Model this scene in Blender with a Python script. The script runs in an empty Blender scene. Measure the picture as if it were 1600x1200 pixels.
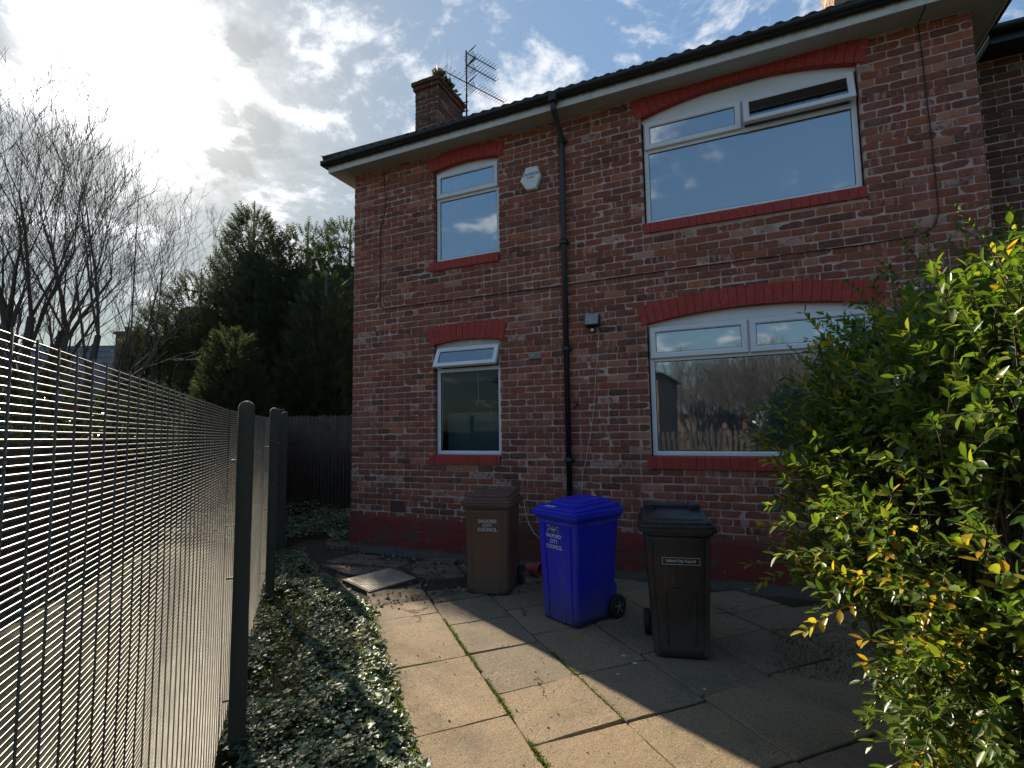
import bpy, math, random
from mathutils import Vector, Matrix, noise
sc = bpy.context.scene
R = math.radians
PI = math.pi
# ------------------------------------------------------------------ camera
cam_d = bpy.data.cameras.new('camera')
cam = bpy.data.objects.new('camera', cam_d)
sc.collection.objects.link(cam)
sc.camera = cam
CP = Vector((5.351, -6.017, 1.628))
yaw, pitch, roll = -.425, .0865, -.0144
FW = Vector((math.sin(yaw)*math.cos(pitch), math.cos(yaw)*math.cos(pitch), math.sin(pitch)))
r0 = Vector((math.cos(yaw), -math.sin(yaw), 0))
u0 = r0.cross(FW)
RV = r0*math.cos(roll)+u0*math.sin(roll)
UV = -r0*math.sin(roll)+u0*math.cos(roll)
m = Matrix((RV, UV, -FW)).transposed().to_4x4()
m.translation = CP
cam.matrix_world = m
cam_d.sensor_width = 36
cam_d.lens = 36*804.53/1600
cam_d.clip_start = .02
cam_d.clip_end = 2000
sc.render.resolution_x = 1024
sc.render.resolution_y = 768
G = -.08                                    # ground level
# ------------------------------------------------------------------ sun, sky, exposure
SUN_EL = R(30.0)
saz = Vector((-1, .574, 0)).normalized()
SD = Vector((saz.x*math.cos(SUN_EL), saz.y*math.cos(SUN_EL), math.sin(SUN_EL)))
sl = bpy.data.lights.new('sun', 'SUN')
sun = bpy.data.objects.new('sun', sl)
sc.collection.objects.link(sun)
sl.energy = 5.0
sl.angle = R(.5)
sl.color = (1, .87, .70)
sun.rotation_euler = SD.to_track_quat('Z', 'Y').to_euler()
sc.view_settings.view_transform = 'Standard'
sc.view_settings.look = 'None'
sc.view_settings.exposure = .98
sc.view_settings.gamma = 1
sc.render.film_transparent = False


def build_world():
    w = bpy.data.worlds.new('World')
    sc.world = w
    w.use_nodes = True
    nt = w.node_tree
    N, L = nt.nodes, nt.links
    N.clear()
    out = N.new('ShaderNodeOutputWorld')
    bg = N.new('ShaderNodeBackground')
    bg.inputs['Strength'].default_value = .076
    sky = N.new('ShaderNodeTexSky')
    sky.sky_type = 'NISHITA'
    sky.sun_disc = False
    sky.sun_elevation = SUN_EL
    sky.sun_rotation = math.atan2(SD.x, SD.y)
    sky.air_density = 1.0
    sky.dust_density = .8
    sky.ozone_density = 2.0
    tc = N.new('ShaderNodeTexCoord')
    sep = N.new('ShaderNodeSeparateXYZ')
    L.new(tc.outputs['Generated'], sep.inputs[0])

    def math_(op, a, b=None, clamp=False):
        n = N.new('ShaderNodeMath')
        n.operation = op
        n.use_clamp = clamp
        for i, v in enumerate((a, b)):
            if v is None:
                continue
            if isinstance(v, (int, float)):
                n.inputs[i].default_value = v
            else:
                L.new(v, n.inputs[i])
        return n.outputs[0]
    # project the direction onto a cloud deck
    zz = math_('MAXIMUM', sep.outputs[2], .0)
    zz = math_('ADD', zz, .22)
    px = math_('DIVIDE', sep.outputs[0], zz)
    py = math_('DIVIDE', sep.outputs[1], zz)
    cmb = N.new('ShaderNodeCombineXYZ')
    L.new(px, cmb.inputs[0])
    L.new(py, cmb.inputs[1])

    def nz(scale, detail, rough, off, dist=0.0):
        mp = N.new('ShaderNodeMapping')
        mp.inputs['Location'].default_value = off
        L.new(cmb.outputs[0], mp.inputs[0])
        t = N.new('ShaderNodeTexNoise')
        t.inputs['Scale'].default_value = scale
        t.inputs['Detail'].default_value = detail
        t.inputs['Roughness'].default_value = rough
        t.inputs['Distortion'].default_value = dist
        L.new(mp.outputs[0], t.inputs['Vector'])
        return t.outputs['Fac']
    big = nz(2.5, 11, .64, (3.1, 7.7, 0), .2)
    fine = nz(6.5, 8, .62, (1.3, 2.2, 5), .3)
    # angle to the sun
    dv = N.new('ShaderNodeVectorMath')
    dv.operation = 'DOT_PRODUCT'
    nv = N.new('ShaderNodeVectorMath')
    nv.operation = 'NORMALIZE'
    L.new(tc.outputs['Generated'], nv.inputs[0])
    L.new(nv.outputs[0], dv.inputs[0])
    dv.inputs[1].default_value = SD
    dot = math_('MAXIMUM', dv.outputs['Value'], 0.0)
    # more cloud towards the sun, clearer away from it
    near = math_('POWER', dot, 3.0)
    cov = math_('ADD', math_('SUBTRACT', math_('MULTIPLY', near, .055), .055), math_('MULTIPLY', math_('SUBTRACT', fine, .5), .5))
    cov = math_('ADD', big, cov)
    ramp = N.new('ShaderNodeMapRange')
    ramp.interpolation_type = 'SMOOTHSTEP'
    L.new(cov, ramp.inputs['Value'])
    ramp.inputs['From Min'].default_value = .50
    ramp.inputs['From Max'].default_value = .64
    # cloud brightness : forward scattering makes it brighter towards the sun; thick parts go grey
    thick = N.new('ShaderNodeMapRange')
    L.new(cov, thick.inputs['Value'])
    thick.inputs['From Min'].default_value = .60
    thick.inputs['From Max'].default_value = .82
    thick.inputs['To Min'].default_value = 1.0
    thick.inputs['To Max'].default_value = .78
    fwd = math_('ADD', 6.9, math_('MULTIPLY', math_('POWER', dot, 14.0), 2.2))
    cb = math_('MULTIPLY', fwd, thick.outputs[0])
    cc = N.new('ShaderNodeCombineXYZ')
    L.new(math_('MULTIPLY', cb, .985), cc.inputs[0])
    L.new(cb, cc.inputs[1])
    L.new(math_('MULTIPLY', cb, 1.03), cc.inputs[2])
    skyb = N.new('ShaderNodeVectorMath')
    skyb.operation = 'MULTIPLY'
    L.new(sky.outputs[0], skyb.inputs[0])
    skyb.inputs[1].default_value = (1.02, 1.12, 1.08)
    lum = N.new('ShaderNodeRGBToBW')
    L.new(skyb.outputs[0], lum.inputs[0])
    den = math_('DIVIDE', 1.0, math_('ADD', 1.0, math_('MULTIPLY', lum.outputs[0], .55)))
    den = math_('MULTIPLY', den, 2.35)
    skys = N.new('ShaderNodeVectorMath')
    skys.operation = 'SCALE'
    L.new(skyb.outputs[0], skys.inputs[0])
    L.new(den, skys.inputs['Scale'])
    mix = N.new('ShaderNodeMix')
    mix.data_type = 'RGBA'
    L.new(math_('MULTIPLY', ramp.outputs[0], .93), mix.inputs[0])
    L.new(skys.outputs[0], mix.inputs[6])
    L.new(cc.outputs[0], mix.inputs[7])
    # bright aureole of thin cloud scattering round the sun
    aur = math_('ADD', math_('MULTIPLY', math_('POWER', dot, 330.0), 60.0), math_('MULTIPLY', math_('POWER', dot, 60.0), 4.4))
    breakup = math_('MAXIMUM', math_('ADD', math_('MULTIPLY', math_('SUBTRACT', big, .5), 5.0), math_('ADD', .62, math_('MULTIPLY', math_('SUBTRACT', fine, .5), 2.5))), .10)
    aur = math_('MULTIPLY', aur, breakup)
    ac = N.new('ShaderNodeCombineXYZ')
    L.new(aur, ac.inputs[0])
    L.new(math_('MULTIPLY', aur, .985), ac.inputs[1])
    L.new(math_('MULTIPLY', aur, 1.03), ac.inputs[2])
    add = N.new('ShaderNodeVectorMath')
    add.operation = 'ADD'
    L.new(mix.outputs[2], add.inputs[0])
    L.new(ac.outputs[0], add.inputs[1])
    L.new(add.outputs[0], bg.inputs['Color'])
    L.new(bg.outputs[0], out.inputs[0])


build_world()

# ------------------------------------------------------------------ mesh helpers
class MB:
    def __init__(s):
        s.v = []
        s.f = []
        s.c = []          # one colour per face (optional)
        s.sm = []         # smooth flag

    def face(s, pts, col=None, smooth=False):
        b = len(s.v)
        s.v += [tuple(p) for p in pts]
        s.f.append(tuple(range(b, b+len(pts))))
        s.c.append(col)
        s.sm.append(smooth)

    def add(s, vs, fs, col=None, smooth=False):
        b = len(s.v)
        s.v += [tuple(p) for p in vs]
        for f in fs:
            s.f.append(tuple(b+i for i in f))
            s.c.append(col)
            s.sm.append(smooth)

    def box(s, x0, x1, y0, y1, z0, z1, M=None, col=None, bev=0):
        if bev > 0:
            b = bev
            prof = [(x0+b, y0), (x1-b, y0), (x1, y0+b), (x1, y1-b), (x1-b, y1), (x0+b, y1), (x0, y1-b), (x0, y0+b)]
            cx, cy = (x0+x1)/2, (y0+y1)/2
            ins = []
            for (x, y) in prof:
                ins.append((x+(b if x < cx else -b) * (1 if abs(x-x0) < 1e-9 or abs(x-x1) < 1e-9 else 0),
                            y+(b if y < cy else -b) * (1 if abs(y-y0) < 1e-9 or abs(y-y1) < 1e-9 else 0)))
            rings = [[(x, y, z0) for x, y in ins], [(x, y, z0+b) for x, y in prof],
                     [(x, y, z1-b) for x, y in prof], [(x, y, z1) for x, y in ins]]
            s.loft(rings, M=M, cap=True, col=col)
            return
        vs = [Vector(p) for p in ((x0, y0, z0), (x1, y0, z0), (x1, y1, z0), (x0, y1, z0), (x0, y0, z1), (x1, y0, z1), (x1, y1, z1), (x0, y1, z1))]
        if M is not None:
            vs = [M @ v for v in vs]
        s.add(vs, [(0, 3, 2, 1), (4, 5, 6, 7), (0, 1, 5, 4), (1, 2, 6, 5), (2, 3, 7, 6), (3, 0, 4, 7)], col)

    def loft(s, rings, M=None, cap=True, col=None, smooth=False, closed=True):
        n = len(rings[0])
        vs = []
        for r in rings:
            for p in r:
                p = Vector(p)
                vs.append(M @ p if M is not None else p)
        fs = []
        for i in range(len(rings)-1):
            for j in range(n if closed else n-1):
                a, b = i*n+j, i*n+(j+1) % n
                fs.append((a, b, b+n, a+n))
        if cap:
            fs.append(tuple(reversed(range(n))))
            fs.append(tuple(range((len(rings)-1)*n, len(rings)*n)))
        s.add(vs, fs, col, smooth)

    def tube(s, pts, rad, n=6, cap=True, col=None, smooth=True, M=None):
        pts = [Vector(p) for p in pts]
        if not hasattr(rad, '__len__'):
            rad = [rad]*len(pts)
        rings = []
        ref = None
        for i, p in enumerate(pts):
            if i == 0:
                d = pts[1]-p
            elif i == len(pts)-1:
                d = p-pts[i-1]
            else:
                d = pts[i+1]-pts[i-1]
            d = d.normalized() if d.length > 1e-9 else Vector((0, 0, 1))
            if ref is None:
                ref = Vector((0, 0, 1)) if abs(d.z) < .9 else Vector((1, 0, 0))
            a = d.cross(ref)
            if a.length < 1e-6:
                a = d.orthogonal()
            a.normalize()
            b = d.cross(a).normalized()
            ref = a.cross(d) if False else ref
            rings.append([p+(a*math.cos(2*PI*k/n)+b*math.sin(2*PI*k/n))*rad[i] for k in range(n)])
        s.loft(rings, M=M, cap=cap, col=col, smooth=smooth)

    def build(s, name, mat, parent=None, loc=None):
        me = bpy.data.meshes.new(name)
        me.from_pydata(s.v, [], s.f)
        if any(c is not None for c in s.c):
            at = me.color_attributes.new('bcol', 'FLOAT_COLOR', 'CORNER')
            buf = []
            for f, c in zip(s.f, s.c):
                c = c or (0.5, .5, .5)
                buf += list((c[0], c[1], c[2], 1.0))*len(f)
            at.data.foreach_set('color', buf)
        me.polygons.foreach_set('use_smooth', s.sm)
        me.materials.append(mat)
        me.validate()
        me.update()
        o = bpy.data.objects.new(name, me)
        sc.collection.objects.link(o)
        if parent is not None:
            o.parent = parent
        if loc is not None:
            o.location = loc
        return o


def empty(name, label=None, cat=None, group=None, loc=(0, 0, 0), rz=0):
    o = bpy.data.objects.new(name, None)
    sc.collection.objects.link(o)
    o.location = loc
    o.rotation_euler = (0, 0, rz)
    o.empty_display_size = .1
    tag(o, label, cat, group)
    return o


def tag(o, label=None, cat=None, group=None, kind=None):
    if label:
        o['label'] = label
    if cat:
        o['category'] = cat
    if group:
        o['group'] = group
    if kind:
        o['kind'] = kind
    return o


def sphere(mb, c, rx, ry, rz, nu=12, nv=8, col=None, top_only=False):
    c = Vector(c)
    rings = []
    lo = 0 if top_only else -PI/2+.001
    for i in range(nv+1):
        a = lo+(PI/2-.001-lo)*i/nv
        rings.append([c+Vector((math.cos(a)*math.cos(2*PI*j/nu)*rx, math.cos(a)*math.sin(2*PI*j/nu)*ry, math.sin(a)*rz)) for j in range(nu)])
    mb.loft(rings, col=col, smooth=True)

# ------------------------------------------------------------------ materials
class NT:
    def __init__(s, name):
        s.m = bpy.data.materials.new(name)
        s.m.use_nodes = True
        s.t = s.m.node_tree
        s.t.nodes.clear()
        s.o = s.t.nodes.new('ShaderNodeOutputMaterial')

    def n(s, typ, **kw):
        nd = s.t.nodes.new(typ)
        for k, v in kw.items():
            setattr(nd, k, v)
        return nd

    def l(s, a, b):
        s.t.links.new(a, b)

    def put(s, nd, i, v):
        if v is None:
            return
        if hasattr(v, 'node'):
            s.l(v, nd.inputs[i])
        else:
            nd.inputs[i].default_value = v

    def coord(s, scale=(1, 1, 1), loc=(0, 0, 0), rot=(0, 0, 0)):
        tc = s.n('ShaderNodeTexCoord')
        mp = s.n('ShaderNodeMapping')
        mp.inputs['Scale'].default_value = scale
        mp.inputs['Location'].default_value = loc
        mp.inputs['Rotation'].default_value = rot
        s.l(tc.outputs['Object'], mp.inputs[0])
        return mp.outputs[0]

    def noise(s, scale, detail=4, rough=.55, vec=None, dist=0, out='Fac'):
        t = s.n('ShaderNodeTexNoise')
        t.inputs['Scale'].default_value = scale
        t.inputs['Detail'].default_value = detail
        t.inputs['Roughness'].default_value = rough
        t.inputs['Distortion'].default_value = dist
        s.l(vec if vec is not None else s.coord(), t.inputs['Vector'])
        return t.outputs[out]

    def ramp(s, v, a, b, lo=0.0, hi=1.0):
        r = s.n('ShaderNodeMapRange')
        s.put(r, 0, v)
        for i, x in enumerate((a, b, lo, hi)):
            r.inputs[i+1].default_value = x
        return r.outputs[0]

    def math(s, op, a, b=None, clamp=False):
        n = s.n('ShaderNodeMath', operation=op)
        n.use_clamp = clamp
        s.put(n, 0, a)
        s.put(n, 1, b)
        return n.outputs[0]

    def mix(s, f, a, b, blend='MIX'):
        n = s.n('ShaderNodeMix', data_type='RGBA', blend_type=blend)
        s.put(n, 0, f)
        s.put(n, 6, col4(a))
        s.put(n, 7, col4(b))
        return n.outputs[2]

    def bump(s, h, strength=.3, dist=.01, normal=None):
        b = s.n('ShaderNodeBump')
        b.inputs['Strength'].default_value = strength
        b.inputs['Distance'].default_value = dist
        s.l(h, b.inputs['Height'])
        if normal is not None:
            s.l(normal, b.inputs['Normal'])
        return b.outputs[0]

    def bsdf(s, col, rough=.7, metal=0, spec=.5, normal=None, **kw):
        p = s.n('ShaderNodeBsdfPrincipled')
        s.put(p, 'Base Color', col4(col))
        s.put(p, 'Roughness', rough)
        p.inputs['Metallic'].default_value = metal
        s.put(p, 'Specular IOR Level', spec)
        if normal is not None:
            s.l(normal, p.inputs['Normal'])
        for k, v in kw.items():
            s.put(p, k, v)
        return p.outputs[0]

    def done(s, sh):
        s.l(sh, s.o.inputs[0])
        return s.m


def col4(c):
    if hasattr(c, 'node'):
        return c
    return (c[0], c[1], c[2], 1.0)


def simple(name, col, rough=.6, metal=0, var=.25, nscale=8, bump=0, bscale=60, spec=.5, col2=None, bdist=.004):
    t = NT(name)
    nz = t.noise(nscale, 5, .6)
    f = t.ramp(nz, .3, .7)
    c2 = col2 or tuple(c*(1-var) for c in col)
    c = t.mix(f, tuple(x*(1+var*.5) for x in col), c2)
    nrm = None
    if bump:
        nrm = t.bump(t.noise(bscale, 5, .6), bump, bdist)
    rr = t.ramp(t.noise(nscale*2.3, 4), .3, .7, max(0, rough-.08), min(1, rough+.08))
    return t.done(t.bsdf(c, rr, metal, spec, nrm))


def mat_brick(name, tint=(1, 1, 1)):
    t = NT(name)
    at = t.n('ShaderNodeAttribute', attribute_name='bcol')
    sp = t.n('ShaderNodeSeparateColor')
    t.l(at.outputs['Color'], sp.inputs[0])
    tone, typ, off = sp.outputs[0], sp.outputs[1], sp.outputs[2]
    # base brick colours driven by per-brick number
    cr = t.n('ShaderNodeValToRGB')
    e = cr.color_ramp.elements
    stops = [(0, (.075, .052, .042)), (.14, (.115, .060, .045)), (.4, (.205, .080, .052)), (.7, (.285, .105, .062)), (.9, (.40, .155, .075)), (1, (.46, .27, .18))]
    e[0].position, e[0].color = 0, col4(stops[0][1])
    e[1].position, e[1].color = 1, col4(stops[-1][1])
    for p, c in stops[1:-1]:
        el = e.new(p)
        el.color = col4(c)
    t.l(tone, cr.inputs[0])
    comb = t.n('ShaderNodeCombineXYZ')
    t.l(t.math('MULTIPLY', off, 31.0), comb.inputs[1])
    tc = t.n('ShaderNodeTexCoord')
    va = t.n('ShaderNodeVectorMath', operation='ADD')
    t.l(tc.outputs['Object'], va.inputs[0])
    t.l(comb.outputs[0], va.inputs[1])
    v = va.outputs[0]
    # mottling
    c = t.mix(t.ramp(t.noise(26, 6, .65, v), .35, .7), cr.outputs[0], t.mix(.5, cr.outputs[0], (.38, .19, .13)))
    c = t.mix(t.ramp(t.noise(90, 4, .6, v), .55, .75, 0, .6), c, (.04, .024, .022))
    # vertical kiss marks left by the kiln
    mp = t.n('ShaderNodeMapping')
    mp.inputs['Scale'].default_value = (30, 1.5, 4)
    t.l(v, mp.inputs[0])
    k = t.noise(1.0, 2, .5, mp.outputs[0], .3)
    k = t.ramp(k, .56, .63)
    k = t.math('MULTIPLY', k, t.ramp(typ, .55, .75))
    c = t.mix(t.math('MULTIPLY', k, .85), c, (.48, .28, .21))
    # pale worn faces on a few bricks
    pale = t.math('MULTIPLY', t.ramp(typ, .955, .965), t.ramp(t.noise(18, 5, .6, v), .42, .52))
    c = t.mix(pale, c, (.42, .33, .27))
    sp2 = t.ramp(t.noise(55, 3, .5, v), .735, .76)
    c = t.mix(sp2, c, (.5, .44, .38))
    # smears of mortar & grime, large scale
    c = t.mix(t.ramp(t.noise(3.2, 6, .65), .52, .80, 0, .35), c, (.40, .29, .23))
    c = t.mix(t.ramp(t.noise(1.1, 5, .6), .55, .8, 0, .45), c, (.05, .045, .04))
    run = t.noise(1, 6, .65, t.coord((3.2, 3.2, .45)))
    c = t.mix(t.ramp(run, .54, .74, 0, .5), c, (.065, .052, .045))
    c = t.mix(t.ramp(t.noise(1, 6, .7, t.coord((1.1, 1.1, .8), (5, 3, 1))), .56, .72, 0, .38), c, (.42, .33, .28))
    cm = t.mix(1.0, c, (tint[0]*.93, tint[1]*.76, tint[2]*.75), 'MULTIPLY')
    n = t.bump(t.noise(120, 5, .7), .55, .004)
    n = t.bump(t.noise(28, 4, .6), .5, .007, n)
    return t.done(t.bsdf(cm, .9, 0, .2, n))


M_BRICK = mat_brick('brick')
M_BRICK2 = mat_brick('weathered_brick', (.52, .66, .64))
M_BUFF = mat_brick('buff_brick', (1.35, 2.5, 2.7))


def mat_mortar():
    t = NT('mortar')
    c = t.mix(t.ramp(t.noise(14, 6, .6), .3, .7), (.60, .44, .38), (.40, .285, .245))
    c = t.mix(t.ramp(t.noise(2, 4, .6), .5, .8, 0, .7), c, (.10, .08, .07))
    n = t.bump(t.noise(150, 4, .7), .6, .004)
    return t.done(t.bsdf(c, .95, 0, .1, n))


M_MORTAR = mat_mortar()


def mat_redpaint(name, plinth=False):
    t = NT(name)
    c = t.mix(t.ramp(t.noise(7, 5, .6), .3, .75), (.40, .050, .038), (.29, .040, .032))
    if plinth:
        c = t.mix(1.0, c, (.62, .75, .8), 'MULTIPLY')
        c = t.mix(t.ramp(t.noise(3.0, 8, .72), .46, .60), c, (.13, .060, .045))
        c = t.mix(t.ramp(t.noise(7, 7, .7), .60, .66), c, (.13, .11, .09))
        c = t.mix(t.ramp(t.noise(9, 6, .7), .66, .70), c, (.30, .26, .23))
        tc = t.n('ShaderNodeTexCoord')
        sp = t.n('ShaderNodeSeparateXYZ')
        t.l(tc.outputs['Object'], sp.inputs[0])
        h = t.math('ADD', sp.outputs[2], t.math('MULTIPLY', t.noise(7, 5), .12))
        c = t.mix(t.ramp(h, .03, .09, 1, 0), c, (.13, .12, .105))
        mp = t.coord((1, 1, 1), rot=(R(90), 0, 0))
        b = t.n('ShaderNodeTexBrick')
        b.inputs['Scale'].default_value = 1
        b.inputs['Brick Width'].default_value = .235
        b.inputs['Row Height'].default_value = .0842
        b.inputs['Mortar Size'].default_value = .008
        t.l(mp, b.inputs['Vector'])
        n = t.bump(b.outputs['Fac'], .5, -.006)
        n = t.bump(t.noise(20, 7, .7), .8, .016, n)
    else:
        c = t.mix(t.ramp(t.noise(32, 6, .75), .57, .66, 0, .7), c, (.42, .17, .13))
        c = t.mix(t.ramp(t.noise(14, 7, .8), .60, .68, 0, .7), c, (.16, .055, .045))
        c = t.mix(t.ramp(t.noise(5, 5, .7), .6, .8, 0, .6), c, (.15, .04, .035))
        n = t.bump(t.noise(70, 5, .7), .35, .003)
    return t.done(t.bsdf(c, .7, 0, .3, n))


M_RED = mat_redpaint('red_masonry_paint')
M_PLINTH = mat_redpaint('worn_red_plinth_paint', True)
M_UPVC = simple('white_upvc', (.74, .74, .76), .35, var=.08, nscale=3)
M_UPVC_OLD = simple('weathered_white_board', (.60, .60, .58), .5, var=.2, nscale=5)
M_SEAL = simple('black_rubber', (.015, .015, .016), .6)
M_BLACKPL = simple('black_gutter_plastic', (.016, .017, .020), .38, var=.3)


def mat_fascia():
    t = NT('dark_topped_fascia')
    tc = t.n('ShaderNodeTexCoord')
    sp = t.n('ShaderNodeSeparateXYZ')
    t.l(tc.outputs['Object'], sp.inputs[0])
    mp = t.n('ShaderNodeMapping')
    mp.inputs['Scale'].default_value = (14, 14, 1.0)
    t.l(tc.outputs['Object'], mp.inputs[0])
    st = t.noise(1, 5, .6, mp.outputs[0])
    h = t.math('ADD', sp.outputs[2], t.math('MULTIPLY', st, .05))
    d = t.ramp(h, 5.635, 5.675)  # board turns darker towards its top, with an uneven boundary
    c = t.mix(d, (.66, .66, .64), (.10, .10, .105))
    c = t.mix(t.ramp(t.noise(9, 5), .5, .8, 0, .4), c, (.2, .2, .19))
    return t.done(t.bsdf(c, .5))


M_FASCIA = mat_fascia()
M_SOFFIT = simple('grey_soffit_board', (.42, .42, .40), .6, var=.15, nscale=4)
M_TILE = simple('dark_roof_tile', (.035, .032, .032), .85, var=.5, nscale=12, bump=.4, bscale=40)


def mat_glass(name, refl, tint=(.8, .85, .85), rough=.0, fm=1.6):
    t = NT(name)
    gl = t.n('ShaderNodeBsdfGlossy')
    gl.inputs['Roughness'].default_value = rough
    gl.inputs['Color'].default_value = (.92, .96, 1, 1)
    # old panes are never quite flat
    n = t.bump(t.noise(1.6, 2, .5), .05, .02)
    t.l(n, gl.inputs['Normal'])
    tr = t.n('ShaderNodeBsdfTransparent')
    tr.inputs['Color'].default_value = col4(tint)
    fr = t.n('ShaderNodeFresnel')
    fr.inputs['IOR'].default_value = 1.5
    f = t.math('ADD', t.math('MULTIPLY', fr.outputs[0], fm), refl, True)
    mx = t.n('ShaderNodeMixShader')
    t.l(f, mx.inputs[0])
    t.l(tr.outputs[0], mx.inputs[1])
    t.l(gl.outputs[0], mx.inputs[2])
    return t.done(mx.outputs[0])


M_GLASS = mat_glass('window_glass', .20, rough=.02)
M_GLASS_UP = mat_glass('coated_window_glass', .22, rough=.03)
M_GLASS_CLR = mat_glass('clear_window_glass', .0, (.75, .8, .8), fm=.55)
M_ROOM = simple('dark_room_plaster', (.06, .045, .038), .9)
M_BLIND = simple('pale_net_curtain', (.20, .215, .23), .9, var=.1)
M_TEAL = simple('teal_screen', (.15, .21, .21), .8, var=.15, nscale=3)
M_GREYBLIND = simple('grey_blind_fabric', (.17, .17, .18), .9, var=.1)


def mat_paving(name='paving', c1=(.34, .24, .128), c2=(.235, .172, .10)):
    t = NT(name)
    at = t.n('ShaderNodeAttribute', attribute_name='bcol')
    sp = t.n('ShaderNodeSeparateColor')
    t.l(at.outputs['Color'], sp.inputs[0])
    c = t.mix(t.ramp(t.noise(4, 7, .65), .3, .7), c1, c2)
    c = t.mix(t.ramp(sp.outputs[0], 0, 1, 0, .75), c, (.135, .112, .085))
    c = t.mix(t.ramp(t.noise(150, 3, .6), .54, .68), c, (.44, .36, .25))
    c = t.mix(t.ramp(t.noise(100, 3, .6, t.coord(loc=(3, 1, 2))), .55, .66), c, (.06, .05, .038))
    c = t.mix(t.ramp(t.noise(1.7, 7, .7), .53, .72, 0, .55), c, (.085, .078, .052))
    # broken / dirty slabs near the house
    c = t.mix(t.math('MULTIPLY', sp.outputs[1], t.ramp(t.noise(5, 7, .7), .42, .6)), c, (.075, .055, .038))
    vo = t.n('ShaderNodeTexVoronoi', feature='DISTANCE_TO_EDGE')
    vo.inputs['Scale'].default_value = 1.15
    wv = t.n('ShaderNodeVectorMath', operation='ADD')
    t.l(t.coord(), wv.inputs[0])
    sc_ = t.n('ShaderNodeVectorMath', operation='SCALE')
    t.l(t.noise(5, 6, .7, out='Color'), sc_.inputs[0])
    sc_.inputs['Scale'].default_value = .25
    t.l(sc_.outputs[0], wv.inputs[1])
    t.l(wv.outputs[0], vo.inputs['Vector'])
    crk = t.math('MULTIPLY', t.ramp(vo.outputs['Distance'], .003, .008, 1, 0), t.ramp(t.noise(1.3, 3, .5, t.coord(loc=(4, 2, 0))), .60, .63))
    c = t.mix(crk, c, (.03, .025, .02))
    c = t.mix(t.ramp(t.noise(2.6, 8, .75, t.coord(loc=(9, 1, 0))), .56, .66, 0, .5), c, (.10, .105, .06))
    c = t.mix(t.ramp(t.noise(11, 7, .75, t.coord(loc=(2, 7, 0))), .54, .70, 0, .55), c, (.12, .095, .065))
    n = t.bump(t.noise(150, 3, .7), .7, .004)
    n = t.bump(t.noise(9, 7, .7), .6, .014, n)
    n = t.bump(crk, .8, -.006, n)
    return t.done(t.bsdf(c, .85, 0, .3, n))


M_PAVE = mat_paving()


def mat_soil(name, a, b, c3, s=6, bump=1.0):
    t = NT(name)
    c = t.mix(t.ramp(t.noise(s, 8, .7), .35, .65), a, b)
    c = t.mix(t.ramp(t.noise(s*6, 5, .7), .55, .7), c, c3)
    n = t.bump(t.noise(60, 6, .75), bump, .02)
    n = t.bump(t.noise(7, 6, .7), bump, .06, n)
    return t.done(t.bsdf(c, .95, 0, .15, n))


M_SOIL = mat_soil('dark_soil', (.06, .046, .032), (.095, .075, .05), (.07, .08, .035))
M_GROUND = mat_soil('rough_ground', (.07, .075, .04), (.10, .09, .06), (.06, .08, .03), 1.5)
M_YARD = mat_soil('rough_grass_yard', (.055, .062, .032), (.085, .078, .05), (.20, .18, .13), 1.2, .8)


def mat_leaf(name, cols, rough=.35, trans=.35, spec=.5, tcol=None):
    """bcol.r picks the colour along the ramp"""
    t = NT(name)
    at = t.n('ShaderNodeAttribute', attribute_name='bcol')
    sp = t.n('ShaderNodeSeparateColor')
    t.l(at.outputs['Color'], sp.inputs[0])
    cr = t.n('ShaderNodeValToRGB')
    e = cr.color_ramp.elements
    e[0].position, e[0].color = cols[0][0], col4(cols[0][1])
    e[1].position, e[1].color = cols[-1][0], col4(cols[-1][1])
    for p, c in cols[1:-1]:
        e.new(p).color = col4(c)
    t.l(sp.outputs[0], cr.inputs[0])
    c = t.mix(t.ramp(t.noise(40, 3), .3, .7, 0, .3), cr.outputs[0], (.03, .05, .015))
    b = t.bsdf(c, rough, 0, spec)
    if trans <= 0:
        return t.done(b)
    tl = t.n('ShaderNodeBsdfTranslucent')
    c2 = t.mix(1.0, c, tcol or (1.7, 1.9, .7), 'MULTIPLY')
    t.l(c2, tl.inputs[0])
    mx = t.n('ShaderNodeMixShader')
    mx.inputs[0].default_value = trans
    t.l(b, mx.inputs[1])
    t.l(tl.outputs[0], mx.inputs[2])
    return t.done(mx.outputs[0])


M_PRIVET = mat_leaf('privet_leaf', [(0, (.032, .062, .012)), (.45, (.070, .120, .020)), (.8, (.15, .20, .03)), (.92, (.28, .27, .035)), (.97, (.50, .34, .03)), (1, (.50, .26, .03))], .34, .45)
M_TWIG = simple('twig_bark', (.11, .085, .05), .8)
M_IVY = mat_leaf('ivy_leaf', [(0, (.018, .032, .014)), (.6, (.035, .060, .026)), (1, (.07, .085, .03))], .34, .12, .6)
M_NETTLE = mat_leaf('pale_ground_leaf', [(0, (.045, .065, .030)), (.45, (.16, .20, .105)), (1, (.38, .42, .28))], .43, .3, .5, (1.4, 1.5, .9))
M_MOSS = mat_leaf('moss_and_grass', [(0, (.05, .075, .012)), (.6, (.11, .14, .02)), (1, (.24, .17, .05))], .7, .35)
M_CONIFER = mat_leaf('conifer_foliage', [(0, (.040, .050, .030)), (.6, (.066, .080, .046)), (1, (.105, .115, .064))], .7, .35, .3, (1.4, 1.5, .9))
M_BARK = simple('grey_bark', (.085, .07, .058), .9, var=.4, bump=.5, bscale=20)
M_POST = simple('mossy_timber_post', (.042, .037, .028), .85, var=.4, nscale=9, bump=.6, bscale=45, col2=(.04, .045, .025))
M_WIRE_H = simple('galvanised_wire', (.125, .122, .108), .46, metal=1.0, var=.4, nscale=14)
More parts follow.
